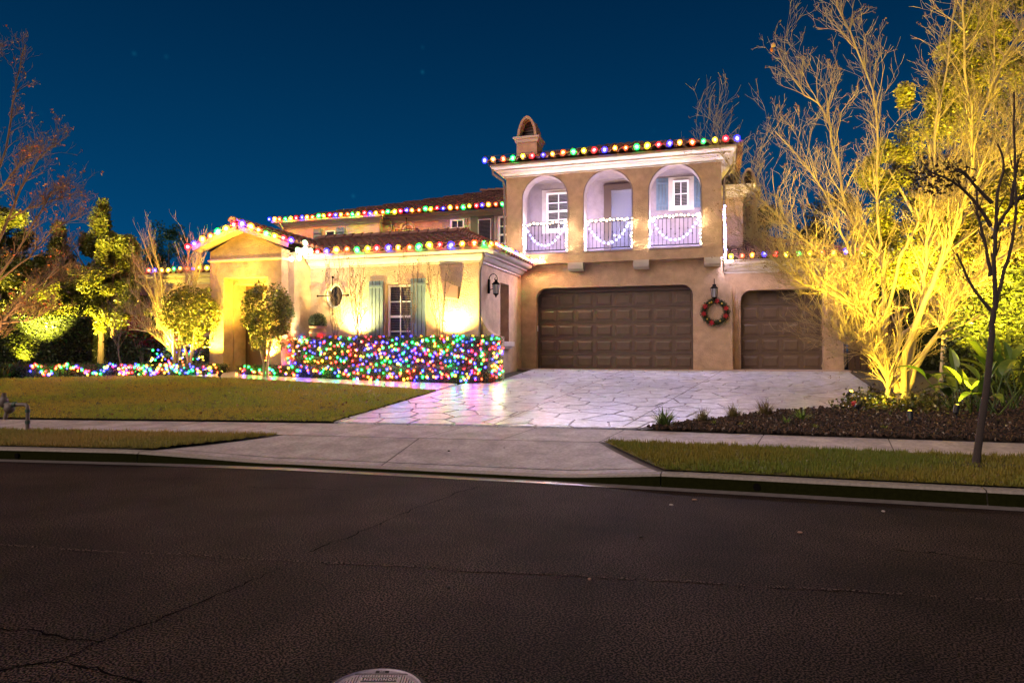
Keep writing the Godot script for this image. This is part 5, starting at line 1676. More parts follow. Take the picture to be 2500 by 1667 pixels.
	uplight("added spotlight behind the paddle leaves aimed high into the leafy trees", on_yard(4.35, -14.3, .08), Vector3(5.5, 7.2, -18.9), 50, 33, 4)  # added lamp, reaches the upper crown that lower leaves block
	uplight("spotlight at the right end of the bed aimed high into the far tree", on_yard(6.2, -13.2, .08), Vector3(6.6, 6.8, -18.6), 50, 33, 4)
	uplight("spotlight under the hedge at the right edge of the garden", on_yard(6.0, -13.9, .1), Vector3(6.6, 4, -15.8), 9, 70, 6)
	uplight("spotlight deep between the two leafy trees on the right", on_yard(6.5, -17.3, .08), Vector3(6.5, 6.5, -18.2), 80, 66, 5)

func left_garden() -> void:
	var left_stems = [[0,0,-0,0.37,1.66,-0.22,0.8,3.98,-0.51,1.09,5.39,-0.69,1.19,6.47,-0.79,1.29,7.21,-0.87],
		[0,0,-0,0.5,1.33,-0.34,0.93,2.49,-0.63,1.37,3.48,-0.9,1.66,4.15,-1.09,1.89,4.48,-1.21],
		[0,0,-0,0.48,1.66,-0.42,0.86,3.73,-0.86,1.13,4.73,-1.11,1.39,5.22,-1.28,1.58,5.35,-1.37],
		[0,0,-0,0.62,1.16,-0.51,1.18,2.16,-0.96,1.6,2.82,-1.28,1.96,3.32,-1.54],
		[0,0,-0,0.83,0.83,-0.41,1.11,1.66,-0.61,1.49,2.16,-0.8,2.01,2.82,-1.07],
		[0.93,2.49,-0.63,1.37,2.98,-0.92,1.72,3.57,-1.18,2.09,3.81,-1.4],
		[0.8,3.98,-0.51,1.23,4.31,-0.51,1.67,4.73,-0.5,2.01,4.81,-0.52],
		[0.37,1.66,-0.22,0.53,3.48,-0.24,0.78,5.39,-0.28,1.02,6.47,-0.34,1.15,6.96,-0.36],
		[1.18,2.16,-0.96,1.62,2.49,-1.23,1.99,2.61,-1.44],
		[0.86,3.73,-0.86,1.25,3.98,-1.02,1.71,4.15,-1.2,2.02,4.27,-1.32],
		[1.11,1.66,-0.61,1.56,1.74,-0.85,1.85,1.99,-1.03]]
	var garden_stems = [[0,0,-0,-0.1,0.46,-0.05,-0.54,0.88,-0.03,-1.03,1.18,0.01,-1.61,1.23,0.09],
		[0,0,-0,-0.15,0.58,-0.07,-0.69,1.42,-0.11,-1.19,1.9,-0.09,-1.61,2.27,-0.07],
		[0,0,-0,-0.07,0.82,0.03,-0.48,1.78,0.16,-0.82,2.63,0.28,-1.17,3.17,0.39],
		[0,0,-0,0.02,0.94,0.14,-0.12,1.78,0.31,-0.3,2.87,0.53,-0.5,3.71,0.72],
		[0,0,-0,0.11,0.94,0.26,0.14,1.9,0.55,0.18,2.99,0.88,0.14,3.83,1.16],
		[0,0,-0,0.02,0.94,-0.1,0.06,1.9,-0.21,0.07,2.87,-0.31,0,3.89,-0.4],
		[0,0,-0,0.12,0.82,-0.02,0.33,1.78,-0.07,0.45,2.75,-0.09,0.63,3.41,-0.13],
		[-0.15,0.58,-0.07,-0.78,1.06,-0.01,-1.27,1.48,0.04,-1.64,1.78,0.07],
		[-0.07,0.82,0.03,-0.35,1.3,0.16,-0.68,2.27,0.34,-1.01,2.63,0.49],
		[0.06,1.9,-0.21,0.23,2.63,-0.39,0.3,3.53,-0.57],
		[0.12,0.82,-0.02,0.48,1.66,-0,0.77,2.63,0.05,0.95,3.23,0.09]]
	# topiary pair flanking the porch
	var ya := Color(.06, .075, .012)
	var yb := Color(.2, .18, .025)
	for q in [[Vector3(-11.6, 0, -15.5), "round clipped topiary tree right of the front door"], [Vector3(-14.2, 0, -15.62), "round clipped topiary tree left of the porch pillar"]]:
		var at := on_yard(q[0].x, q[0].z)
		var o := thing("topiary_tree", q[1], "tree", at, "topiary trees by the porch")
		var b := MB.new()
		for k in 3:
			var a := k * 2.1 + .5
			b.tube(PackedVector3Array([Vector3(cos(a) * .05, -.1, sin(a) * .05), Vector3(cos(a) * .06, .4, sin(a) * .05), Vector3(cos(a) * .14, .75, sin(a) * .14), Vector3(cos(a) * .32, 1.25, sin(a) * .32)]), PackedFloat32Array([.04, .033, .028, .015]), 7)
		part("trunk", b, M.bark, o)
		var places := []
		var tints := []
		leaf_cloud(places, tints, Vector3(0, 1.72, 0), Vector3(.68, .72, .68), 2600, .06, .1, ya, yb, .6)
		for k in 46:
			var d := rand_dir()
			leaf_cloud(places, tints, Vector3(0, 1.72, 0) + d * Vector3(.64, .7, .64) * rr(.85, 1.1), Vector3.ONE * rr(.1, .2), 75, .05, .1, ya, yb)
		for k in 12: leaf_cloud(places, tints, Vector3(rr(-.3, .4), rr(.82, 1.0), rr(-.3, .3)), Vector3.ONE * .13, 45, .05, .08, ya, yb)
		stuff("crown", leaf_mesh(.55), M.leaf, o, places, tints)
	# small bare tree, lit
	var o := thing("bare_tree", "small leafless tree lit bright yellow left of the porch", "tree", on_yard(-14.75, -15.7))
	var b := MB.new()
	var tw := MB.new()
	var tips := []
	limbs(b, tw, garden_stems, .05, .01, 26, 2, .55, .6, tips, 6, .2)
	part("trunk", b, M.bark, o)
	part("twigs", tw, M.bark, o)
	# leafless tree at the left edge, street side
	o = thing("bare_tree", "brown leafless tree with seed pods reaching in at the left edge", "tree", Vector3(-14.5, .35, -9.2))
	b = MB.new(); tw = MB.new(); tips = []
	limbs(b, tw, left_stems, .04, .008, 24, 3, .4, .25, tips, 6, .3)
	part("trunk", b, M.brown_bark, o)
	part("twigs", tw, M.brown_bark, o)
	var places := []
	var tints := []
	for t in tips:
		if rng.randf() < .12:
			for k in 3:
				places.append(Transform3D(rand_basis(rr(.02, .04)), t + rand_dir() * .03))
				tints.append(Color(.3, .16, .06) * rr(.5, 1.2))
		elif rng.randf() < .06:
			for k in 2:
				places.append(Transform3D(rand_basis(rr(.04, .07)), t + rand_dir() * .04))
				tints.append(Color(.5, .09, .03).lerp(Color(.5, .25, .04), rng.randf()))
	stuff("seed_pods", leaf_mesh(.8), M.dry_leaf, o, places, tints)
	# tall hedge and trees behind the lawn on the left
	hedge("tall_hedge", "tall square clipped hedge behind the low hedge at far left", PackedVector2Array([Vector2(-24, -14.6), Vector2(-20.0, -16.2), Vector2(-19.3, -16.9), Vector2(-20, -17.6), Vector2(-25, -15.8)]), 2.55, .085, 700, Color(.04, .065, .012), Color(.09, .12, .02))
	hedge("shrub", "dark loose shrubs between the tall hedge and the small bare tree", PackedVector2Array([Vector2(-19.0, -17.2), Vector2(-15.2, -18.2), Vector2(-15, -19), Vector2(-19.5, -18.5)]), 1.9, .09, 420, Color(.025, .035, .01), Color(.06, .06, .016), "shrub")
	var ra := thing("poinsettia_bush", "red leaved bush behind the small bare tree", "shrub", on_yard(-17.3, -17.1))
	places = []; tints = []
	for k in 6: leaf_cloud(places, tints, Vector3(rr(-.7, .8), rr(.6, 1.5), rr(-.2, .2)), Vector3(.3, .25, .25), 80, .09, .15, Color(.26, .008, .012), Color(.15, .008, .02))
	leaf_cloud(places, tints, Vector3(0, .7, 0), Vector3(1, .6, .4), 500, .09, .14, Color(.02, .04, .01), Color(.05, .07, .015))
	stuff("leaves", leaf_mesh(.6), M.leaf, ra, places, tints)
	b = MB.new()
	for k in 5: b.tube(PackedVector3Array([Vector3(0, -.1, 0), Vector3(rr(-.6, .6), 1.0, rr(-.2, .2))]), PackedFloat32Array([.02, .008]), 5)
	part("stems", b, M.brown_bark, ra)
	hedge("background_hedge", "dark hedge closing the garden behind the leafy trees on the left", PackedVector2Array([Vector2(-45, -19), Vector2(-22.2, -21.8), Vector2(-22.2, -23), Vector2(-45, -20.5)]), 3.2, .18, 120, Color(.03, .04, .01), Color(.07, .075, .018))
	# little bare shrub
	o = thing("bare_shrub", "small leafless shrub behind the low lit hedge", "shrub", on_yard(-17.6, -16.5))
	b = MB.new(); tw = MB.new(); tips = []
	limbs(b, tw, [[0, 0, 0, -.05, .5, 0, -.03, .85, .02, .04, 1.5, 0], [-.05, .5, 0, -.25, .9, 0, -.5, 1.4, .05], [-.03, .85, 0, -.12, 1.2, .05, -.2, 1.6, .1]], .035, .008, 9, 2, .5, .4, tips, 6, .4)
	part("trunk", b, M.brown_bark, o)
	part("twigs", tw, M.brown_bark, o)
	# bush with coloured lights by the bare tree
	var bu := thing("round_bush", "round bush dotted with coloured lights under the small bare tree", "shrub", on_yard(-14.9, -16.6))
	places = []; tints = []
	leaf_cloud(places, tints, Vector3(-.3, .5, 0), Vector3(.8, .42, .4), 1500, .05, .08, Color(.03, .05, .012), Color(.07, .09, .02), .5)
	stuff("leaves", leaf_mesh(.55), M.leaf, bu, places, tints)
	b = MB.new()
	for k in 6: b.tube(PackedVector3Array([Vector3(-.1, -.1, 0), Vector3(rr(-.9, .4), .6, rr(-.2, .2))]), PackedFloat32Array([.015, .006]), 5)
	part("stems", b, M.brown_bark, bu)
	var sp := []
	for k in 60: sp.append(bu.position + Vector3(-.3, .5, 0) + Vector3(rr(-.85, .85), rr(-.3, .45), rr(.3, .5)))
	net("coloured mini lights over the round bush beside the porch", sp, .03, .014)
	# big leafy trees
	var la := Color(.11, .14, .018)
	var lb := Color(.28, .27, .035)
	var gr := "leafy trees behind the left hedge"
	crown_tree("leafy_tree", "leafy tree with three upright tops behind the left hedge", on_yard(-22.6, -20.3), 2.2, [[Vector3(-.1, 5.1, 0), Vector3(.5, 1.2, .6)], [Vector3(-1.5, 4.6, 0), Vector3(.7, 1.2, .8)], [Vector3(1.2, 4.2, .2), Vector3(.6, .8, .6)], [Vector3(.3, 3.2, .4), Vector3(1.3, .8, 1)], [Vector3(-1.2, 2.9, .4), Vector3(1.3, .9, 1)], [Vector3(1.8, 2.5, .2), Vector3(1.0, .8, .8)], [Vector3(-.2, 1.9, .6), Vector3(1.5, .8, .9)], [Vector3(-2.2, 3.4, .2), Vector3(1.0, 1.0, .8)], [Vector3(.9, 3.6, .2), Vector3(1.0, .8, .8)]], 7000, .07, .14, la, lb, M.brown_bark, .14, gr)
	crown_tree("leafy_tree", "broad leafy tree at the left edge behind the brown bare tree", on_yard(-26.3, -19.2), 2.0, [[Vector3(-1.2, 4.6, 0), Vector3(1.6, 1.3, 1)], [Vector3(1.3, 3.9, 0), Vector3(1.4, 1.3, 1)], [Vector3(.6, 2.4, .6), Vector3(1.7, .8, 1)], [Vector3(-1.4, 2.4, .4), Vector3(1.7, 1, 1)], [Vector3(2.2, 2.9, .4), Vector3(1.3, 1, .9)], [Vector3(.2, 5.2, 0), Vector3(1.3, .9, .9)], [Vector3(-.6, 3.4, .8), Vector3(1.8, 1.1, .9)], [Vector3(1.6, 1.7, .9), Vector3(1.5, .7, .8)], [Vector3(-1.6, 1.6, .9), Vector3(1.6, .7, .8)]], 8000, .07, .14, la, lb, M.brown_bark, .16, gr)
	crown_tree("leafy_tree", "narrow yellowish tree between the leafy trees and the porch", on_yard(-21.3, -19.6), 1.6, [[Vector3(.1, 4.0, 0), Vector3(.6, .8, .6)], [Vector3(-.3, 3.0, 0), Vector3(1.0, .9, .8)], [Vector3(.6, 2.2, .3), Vector3(1.0, .8, .8)], [Vector3(-.8, 1.9, .2), Vector3(.9, .7, .7)]], 5000, .07, .13, la, lb, M.brown_bark, .1, gr)
	crown_tree("round_tree", "far green tree rising above the left roof", Vector3(-27.2, .9, -28.4), 3.5, [[Vector3(0, 6.2, 0), Vector3(1.1, 1.1, 1)], [Vector3(-1.2, 5, 0), Vector3(1.2, .9, 1)], [Vector3(1.1, 4.8, 0), Vector3(1.3, 1, 1)]], 1800, .09, .15, Color(.015, .06, .012), Color(.03, .1, .02), M.brown_bark)
	tuft("strappy green plant at the left end of the low hedge", on_yard(-18.5, -13.6), 60, .5, 1.1, .05, Color(.05, .08, .014), Color(.12, .14, .02))
	uplight("spotlight hidden behind the low hedge lighting the clipped hedge", on_yard(-20.6, -15.65, .1), Vector3(-20.9, 1.6, -16.2), 1.6, 55, 5)
	uplight("spotlight at the far left lighting the end of the clipped hedge", on_yard(-23.0, -14.6, .1), Vector3(-23.3, 2.0, -15.4), 2.0, 55, 5)
	uplight("spotlight behind the clipped hedge aimed into the leafy trees", on_yard(-21.6, -17.9, .1), Vector3(-22.4, 5, -19.9), 14, 78, 3, Color(1, .88, .42))
	uplight("spotlight behind the hedge aimed at the left leafy tree", on_yard(-25.0, -17.0, .1), Vector3(-26, 5, -19), 16, 78, 3, Color(1, .88, .42))
	uplight("added spotlight at the edge of the lawn aimed up at the leafy trees", on_yard(-19.2, -14.4, .1), Vector3(-22.8, 6.8, -20), 85, 23, 5, Color(1, .88, .42))  # added lamp in place of street light on the leafy trees
	uplight("added spotlight at the lawn corner aimed at the broad leafy tree", on_yard(-21.0, -13.6, .1), Vector3(-26, 7.0, -19.2), 75, 22, 5, Color(1, .88, .42))  # second added lamp, brightens the broad crown from the lawn
	uplight("spotlight under the brown bare tree at the left edge", Vector3(-13.6, .4, -8.6), Vector3(-12.9, 5, -9.9), 8, 70, 3, Color(1, .75, .42))
	uplight("glaring white floodlight beside the small bare tree", on_yard(-15.1, -15.15, .3), Vector3(-13.6, 3.3, -16.12), 10, 50, 12)
	uplight("spotlight at the foot of the small bare tree", on_yard(-15.0, -15.1, .1), Vector3(-14.9, 4, -15.9), 6, 55, 5)
	uplight("spotlight beside the path lighting the right topiary tree", on_yard(-12.4, -14.7, .08), Vector3(-11.6, 2.5, -15.5), 3.6, 34, 2)
	uplight("spotlight in the grass lighting the left topiary tree", on_yard(-14.6, -14.2, .08), Vector3(-14.2, 2.5, -15.6), 3.6, 34, 2)
	uplight("spotlight on the far side of the narrow yellowish tree", on_yard(-20.9, -18.2, .1), Vector3(-21.3, 4.5, -19.6), 14, 65, 3)
	uplight("added spotlight low in the grass before the porch aimed at the gable", on_yard(-12.95, -14.75, .08), Vector3(-12.8, 3.5, -16.12), 8, 40, 2)  # added lamp kept low in the lawn, brightens the porch front
	uplight("added small spotlight washing the leaves at the foot of the big bare tree", on_yard(2.2, -12.6, .1), Vector3(3.2, 1.2, -13.95), 2.6, 34, 2)  # added fill lamp for the trunk base and ground cover
	uplight("spotlight at the foot of the left porch pillar", on_yard(-13.75, -15.6, .22), Vector3(-13.6, 3.6, -16.16), 8, 62, 5)
	uplight("spotlight at the foot of the right porch pillar", on_yard(-11.95, -15.95, .25), Vector3(-12.0, 3.6, -16.16), 10, 62, 8)
	uplight("spotlight behind the hedge left of the shuttered window", Vector3(-9.82, 1.66, -16.8), Vector3(-9.82, 3.7, -17.25), 8, 70, 5, Color(1, .88, .48))
	uplight("spotlight behind the hedge right of the shuttered window", Vector3(-6.9, 1.66, -16.8), Vector3(-6.9, 3.7, -17.25), 8, 70, 5, Color(1, .88, .48))
	uplight("added spotlight in the corner between porch and front wing", Vector3(-11.05, 1.3, -16.2), Vector3(-11.59, 3.6, -16.35), 2.6, 50, 4, Color(1, .92, .7))  # added lamp, whitens the side face of the porch
	# thin saplings in front of the wing
	for q in [[-10.25, -16.75, "thin leafless sapling in front of the oval window side"], [-9.45, -16.72, "thin leafless sapling in front of the left shutter"], [-7.95, -16.72, "thin leafless sapling in front of the right shutter"], [-7.05, -16.72, "thin leafless sapling below the wall sconce"]]:
		o = thing("sapling", q[2], "tree", Vector3(q[0], .7, q[1]), "saplings before the front wing")
		b = MB.new(); tw = MB.new(); tips = []
		var st := []
		for k in 5:
			var dx := rr(-.35, .35)
			st.append([0, 0, 0, dx * .2, 1.0, .04, dx * .6, 1.9, .12 + .02 * k, dx, rr(2.5, 3.3), .18])
		limbs(b, tw, st, .015, .005, 9, 2, .4, .6, tips, 5, .35)
		part("trunk", b, M.brown_bark, o)
		part("twigs", tw, M.brown_bark, o)
		places = []; tints = []
		for t in tips:
			if rng.randf() < .3:
				places.append(Transform3D(rand_basis(rr(.03, .05)), t))
				tints.append(Color(.05, .03, .015))
		stuff("dried_pods", leaf_mesh(.8), M.dry_leaf, o, places, tints)

# ---------------------------------------------------------------- small things
func street_things() -> void:
	# survey cover in the road
	var o := thing("monument_cover", "round grey iron survey cover with raised lettering set in the road", "manhole cover", Vector3(-1.41, .006, -2.615))
	o.rotation.y = deg_to_rad(17)
	var b := MB.new()
	b.lathe([Vector2(.205, -.05), Vector2(.205, .006), Vector2(.198, .012), Vector2(.2, .0115), Vector2(.197, .004), Vector2(.0, .004)], 48)
	part("cover_plate", b, M.cover_iron, o)
	b = MB.new()
	b.lathe([Vector2(.212, .0), Vector2(.225, .001)], 40)
	part("collar", b, M.cover_dark, o)
	b = MB.new()
	b.box(Vector3(-.122, .0042, -.163), Vector3(.122, .0058, -.157))
	part("groove", b, M.cover_dark, o)
	var places := []
	var tints := []
	var sq := MB.new()
	sq.box(Vector3(-.5, 0, -.5), Vector3(.5, 1, .5))
	for i in 26:
		for j in 23:
			var p := Vector2(-.15 + i * .012, -.148 + j * .0112)
			if p.length() > .182 or p.y > -.135 and p.y < .06 and absf(p.x) < .088: continue
			places.append(Transform3D(Basis.from_scale(Vector3(.0075, .003, .0075)), Vector3(p.x, .004, p.y)))
	b = MB.new()
	slab(b, PackedVector2Array([Vector2(-.1, -.152), Vector2(.1, -.152), Vector2(.165, -.075), Vector2(.18, 0), Vector2(.158, .098), Vector2(-.158, .098), Vector2(-.18, 0), Vector2(-.165, -.075)]), func(_x, _z): return .0045, .0, .001)
	part("sunk_field", b, M.cover_dark, o)
	stuff("studs", sq.mesh(), M.cover_iron, o, places)
	b = MB.new()
	b.box(Vector3(-.085, .0046, -.132), Vector3(.085, .0062, .055))
	part("name_plate", b, M.cover_iron, o)
	b = MB.new()
	b.box(Vector3(-.079, .0058, -.126), Vector3(.079, .0068, -.085))
	b.box(Vector3(-.03, .0032, -.192), Vector3(.03, .0056, -.171))
	part("letter_ground", b, M.cover_dark, o)
	for q in [["MONUMENT", Vector3(0, .0075, -.105), .028], ["RES", Vector3(0, .0062, -.181), .016]]:
		var tx := TextMesh.new()
		var f := SystemFont.new()
		f.font_names = PackedStringArray(["Droid Sans"])
		f.font_weight = 700
		tx.font = f
		tx.text = q[0]
		tx.font_size = 64
		tx.pixel_size = q[2] / 64.0
		tx.depth = .002
		var t := part("lettering", tx, M.cover_iron, o)
		t.transform = Transform3D(Basis(Vector3(-1, 0, 0), Vector3(0, 0, 1), Vector3(0, 1, 0)), q[1])
	# backflow pipe
	o = thing("water_pipe", "grey backflow water pipe with a valve beside the pavement", "pipe", Vector3(-10.43, .2, -8.05))
	b = MB.new()
	var bend := PackedVector3Array()
	for i in 9:
		var a := PI / 2 * i / 8
		bend.append(Vector3(-.06 + cos(a) * .06, .36 + sin(a) * .06, 0))
	var pp := PackedVector3Array([Vector3(0, -.1, 0)])
	pp.append_array(bend)
	pp.append_array(PackedVector3Array([Vector3(-.9, .42, .1), Vector3(-.96, .38, .1), Vector3(-.98, -.1, .1)]))
	var pr := PackedFloat32Array()
	for p in pp: pr.append(.028)
	b.tube(pp, pr, 12)
	part("pipe", b, M.pipe, o)
	b = MB.new()
	for y in [.12, .3]: b.tube(PackedVector3Array([Vector3(0, y, 0), Vector3(0, y + .05, 0)]), PackedFloat32Array([.036, .036]), 12, true)
	for x in [-.22, -.38, -.6]: b.tube(PackedVector3Array([Vector3(x, .42, .02), Vector3(x - .05, .42, .03)]), PackedFloat32Array([.042, .042]), 12, true)
	part("coupling", b, M.valve_green, o)
	b = MB.new()
	b.ball(Vector3(-.35, .36, .03), Vector3(.085, .09, .08)); b.ball(Vector3(-.47, .46, .03), Vector3(.07, .1, .07))
	b.tube(PackedVector3Array([Vector3(-.47, .5, .03), Vector3(-.47, .6, .03)]), PackedFloat32Array([.05, .03]), 10, true)
	b.tube(PackedVector3Array([Vector3(-.4, .3, .03), Vector3(-.42, .18, .05)]), PackedFloat32Array([.03, .03]), 10, true)
	part("valve_body", b, M.pipe, o)
	# lanterns
	lantern(Vector3(-6.17, 3.2, -18.0), Vector3(1, 0, 0), "black iron scroll lantern on the side wall by the downspout")
	lantern(Vector3(-.17, 3.2, -21.28), Vector3(0, 0, 1), "black iron lantern on the pier above the wreath")
	# wreath
	o = thing("christmas_wreath", "green wreath with red flowers on the pier between the garage doors", "wreath", Vector3(-.15, 2.64, -21.22))
	b = MB.new()
	var ring := PackedVector3Array()
	var rd := PackedFloat32Array()
	for i in 25:
		ring.append(Vector3(cos(TAU * i / 24) * .33, sin(TAU * i / 24) * .33, 0)); rd.append(.06)
	b.tube(ring, rd, 8)
	part("ring", b, M.hedge_core, o)
	places = []; tints = []
	for i in 1500:
		var a := rr(0, TAU)
		var c := rand_dir() * .085
		places.append(Transform3D(rand_basis(rr(.04, .075)), Vector3(cos(a) * .33, sin(a) * .33, 0) + c))
		tints.append(Color(.015, .035, .012).lerp(Color(.04, .065, .02), rng.randf()))
	stuff("needles", leaf_mesh(.3), M.leaf, o, places, tints)
	for a in [2.6, 3.3, 1.4, 5.9, .3, 4.4]:
		b = MB.new()
		var c := Vector3(cos(a) * .33, sin(a) * .33, .1)
		for k in 6:
			b.xf = Transform3D(Basis(Vector3(0, 0, 1), TAU * k / 6), c)
			b.quad(Vector3.ZERO, Vector3(.025, .04, .02), Vector3(0, .1, .0), Vector3(-.025, .04, .02), Vector3(0, 0, 1))
		part("red_flower", b, M.poinsettia, o)
	for a in [2.1, 1.9, 3.9, 5.2, .9]:
		b = MB.new()
		b.ball(Vector3(cos(a) * .31, sin(a) * .31, .1), Vector3.ONE * .025, 5, 8)
		part("gold_bauble", b, M.ribbon_gold, o)
	# sconce with slanted hood on the front wing
	o = thing("wall_sconce", "brown metal wall sconce with a slanted hood right of the shutters", "wall light", Vector3(-6.98, 3.1, -17.24))
	b = MB.new()
	b.ext(PackedVector2Array([Vector2(-.25, .33), Vector2(.24, .1), Vector2(.22, -.22), Vector2(-.18, -.17)]), .02, .16)
	part("hood", b, mat("sconce_metal", lin(.2, .11, .10), .5), o)
	b = MB.new()
	b.box(Vector3(-.1, -.15, 0), Vector3(.12, .12, .02))
	part("back_plate", b, M.dark_frame, o)
	for k in 7:
		b = MB.new()
		b.ball(Vector3(-.15 + k * .057, -.235 - k * .008, .09), Vector3(.02, .04, .02), 5, 8)
		part("crystal_drop", b, M.glass, o)
	# potted boxwood
	o = thing("potted_boxwood", "round clipped boxwood in a clay pot under the oval window", "potted plant", Vector3(-10.82, 1.82, -16.72))
	b = MB.new()
	b.box(Vector3(-.24, -1.3, -.24), Vector3(.24, -.02, .24))
	part("pedestal", b, M.stucco, o)
	b = MB.new()
	b.lathe([Vector2(.0, -.02), Vector2(.15, -.02), Vector2(.22, .06), Vector2(.25, .18), Vector2(.21, .27), Vector2(.2, .29), Vector2(.24, .31), Vector2(.24, .35), Vector2(.19, .35), Vector2(.18, .3), Vector2(0, .3)], 24)
	part("pot", b, M.clay, o)
	b = MB.new()
	b.ball(Vector3(0, .46, 0), Vector3(.21, .22, .21), 8, 12)
	part("branches", b, M.hedge_core, o)
	places = []; tints = []
	for i in 1600:
		var d := rand_dir()
		if d.y < -.5: continue
		places.append(Transform3D(rand_basis(rr(.03, .045)), Vector3(0, .46, 0) + d * Vector3(.245, .25, .245) * rr(.93, 1.03)))
		tints.append(Color(.02, .035, .012).lerp(Color(.05, .07, .018), rng.randf()))
	stuff("foliage", leaf_mesh(.6), M.leaf, o, places, tints)
	# litter on the road and drive
	var li := [[-.45, -6.6], [-.6, -5.4], [.6, -5.9], [-2.8, -8.8], [-3.4, -8.3], [-.25, -6.9], [1.4, -6.9], [-1.6, -3.9], [-.8, -4.3]]
	var ll := ["pale pebble on the road near the kerb corner", "dark pebble alone in the middle of the road", "flat leaf on the road right of centre", "dark leaf at the edge of the pavement", "dark stone on the left apron slab", "pale fleck on the road under the right kerb", "dark leaf in the right gutter", "dry leaf beyond the iron cover", "small twig leaf on the road right of the iron cover"]
	for k in li.size():
		b = MB.new()
		var y := .16 if li[k][1] < -8 else .012
		b.col = [Color(.4, .33, .3), Color(.03, .02, .02), Color(.3, .17, .12)][k % 3]
		b.ball(Vector3.ZERO, Vector3(rr(.012, .028), .009, rr(.01, .02)), 5, 7)
		tag(part("pebble" if k % 3 < 2 else "fallen_leaf", b, M.mulch, self, Vector3(li[k][0], y, li[k][1])), ll[k], "pebble" if k % 3 < 2 else "leaf")

func lantern(at: Vector3, out: Vector3, label: String) -> void:
	var o := thing("wall_lantern", label, "wall lantern", at, "wall lanterns")
	o.basis = Basis(Vector3.UP.cross(out), Vector3.UP, out)
	var b := MB.new()
	b.panel(-.055, .055, -.12, .28, -.02, .02, .012)
	part("back_plate", b, M.iron, o)
	b = MB.new()
	var sc := PackedVector3Array()
	for i in 15:
		var a := -.3 + i * .27
		sc.append(Vector3(0, .28 + sin(a) * .14, .12 - cos(a) * .12))
	for i in 8:
		var a := 3.7 + i * .5
		sc.append(Vector3(0, .27 + sin(a) * .05 + .0, .21 - cos(a) * .05))
	var r := PackedFloat32Array()
	for p in sc: r.append(.011)
	b.tube(sc, r, 6)
	b.tube(PackedVector3Array([Vector3(0, -.02, .01), Vector3(0, .0, .1), Vector3(0, .08, .2)]), PackedFloat32Array([.01, .01, .01]), 6)
	part("scroll_arm", b, M.iron, o)
	b = MB.new()
	b.lathe([Vector2(.0, .27), Vector2(.02, .26), Vector2(.03, .22), Vector2(.11, .15), Vector2(.115, .13), Vector2(.09, .125)], 6, Vector3(0, 0, .2))
	b.lathe([Vector2(.085, -.13), Vector2(.06, -.16), Vector2(.025, -.18), Vector2(.03, -.2), Vector2(.0, -.25)], 6, Vector3(0, 0, .2))
	for k in 6:
		var a := TAU * k / 6
		b.tube(PackedVector3Array([Vector3(cos(a) * .098, .13, .2 + sin(a) * .098), Vector3(cos(a) * .07, -.14, .2 + sin(a) * .07)]), PackedFloat32Array([.007, .007]), 4)
	part("cage", b, M.iron, o)
	b = MB.new()
	b.lathe([Vector2(.09, .125), Vector2(.064, -.13)], 6, Vector3(0, 0, .2))
	part("lamp_glass", b, M.frosted_glass, o)

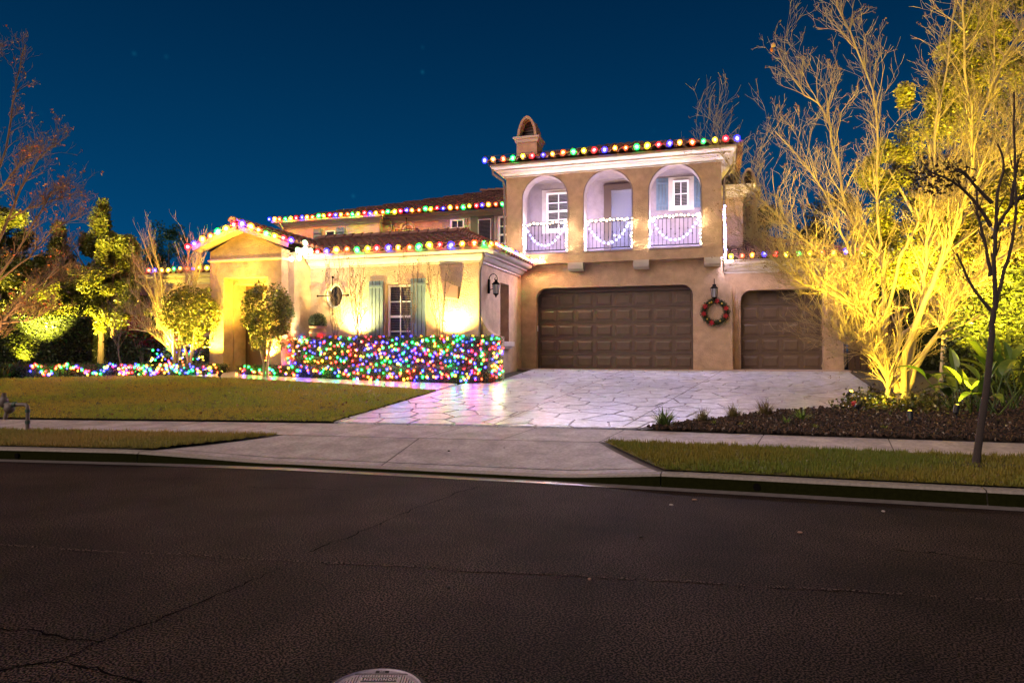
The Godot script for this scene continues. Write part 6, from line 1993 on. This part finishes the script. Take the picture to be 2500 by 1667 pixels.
func backdrop() -> void:
	# fence and gate right of the garage
	var o := thing("wooden_gate", "dark brown wooden side gate right of the small garage door", "gate", Vector3(3.62, .88, -22.1))
	for i in 8:
		var b := MB.new()
		b.panel(i * .15 + .004, i * .15 + .146, .04, 1.55, 0, .03, .006)
		part("board", b, M.wood_fence, o)
	var b := MB.new()
	b.box(Vector3(-.02, -.1, -.05), Vector3(.0, 1.65, .05)); b.box(Vector3(1.2, -.1, -.05), Vector3(1.3, 1.7, .05))
	b.box(Vector3(0, .25, -.03), Vector3(1.2, .35, -.002)); b.box(Vector3(0, 1.3, -.03), Vector3(1.2, 1.4, -.002))
	part("gate_frame", b, M.wood_fence, o)
	# neighbour's house, mostly behind the trees
	o = thing("neighbour_house", "neighbouring tan house with pilasters glimpsed behind the left trees", "house", Vector3(-30, .9, -23.5))
	b = MB.new()
	b.box(Vector3(-9, -.5, -8), Vector3(5.5, 3.0, 0))
	part("wall", b, M.neighbour_wall, o)
	for x in [-1.2, 1.0, 2.6, 4.4]:
		b = MB.new()
		b.box(Vector3(x, -.5, 0), Vector3(x + .35, 3.0, .2))
		part("pilaster", b, M.neighbour_wall, o)
	b = MB.new()
	b.quad(Vector3(-9.6, 3, .6), Vector3(6.1, 3, .6), Vector3(3, 4.5, -4), Vector3(-6, 4.5, -4), Vector3(0, 1, 1))
	b.tri(Vector3(6.1, 3, .6), Vector3(6.1, 3, -8.6), Vector3(3, 4.5, -4), Vector3(1, 1, 0))
	b.quad(Vector3(-9.6, 3, -8.6), Vector3(6.1, 3, -8.6), Vector3(3, 4.5, -4), Vector3(-6, 4.5, -4), Vector3(0, 1, -1))
	part("roof", b, M.tile, o)
	uplight("spotlight against the neighbouring wall behind the left hedge", Vector3(-29.4, .95, -22.6), Vector3(-29.4, 4, -23.3), 2.2, 60, 3, Color(1, .75, .3))
	# dark trees far behind on the right
	var da := Color(.03, .03, .01)
	var db := Color(.06, .05, .015)
	var k := 0
	for q in [[2.5, -34, 7.5], [5.2, -36, 8.2], [8, -35, 7.2], [11.5, -33, 7.6]]:
		var h: float = q[2]
		crown_tree("dark_tree", ["dark tree just right of the rear chimney", "tallest dark tree behind the right garage roof", "dark tree behind the yellow lit tree", "dark tree at the far right background"][k], Vector3(q[0], .9, q[1]), 3, [[Vector3(0, h - 1.3, 0), Vector3(1.6, 1.3, 1.2)], [Vector3(-1.1, h - 3, 0), Vector3(1.6, 1.5, 1.2)], [Vector3(1.1, h - 3, 0), Vector3(1.6, 1.5, 1.2)], [Vector3(0, h - 5, .3), Vector3(1.9, 1.5, 1.2)]], 1300, .14, .24, da, db, M.brown_bark, .2, "dark background trees")
		k += 1
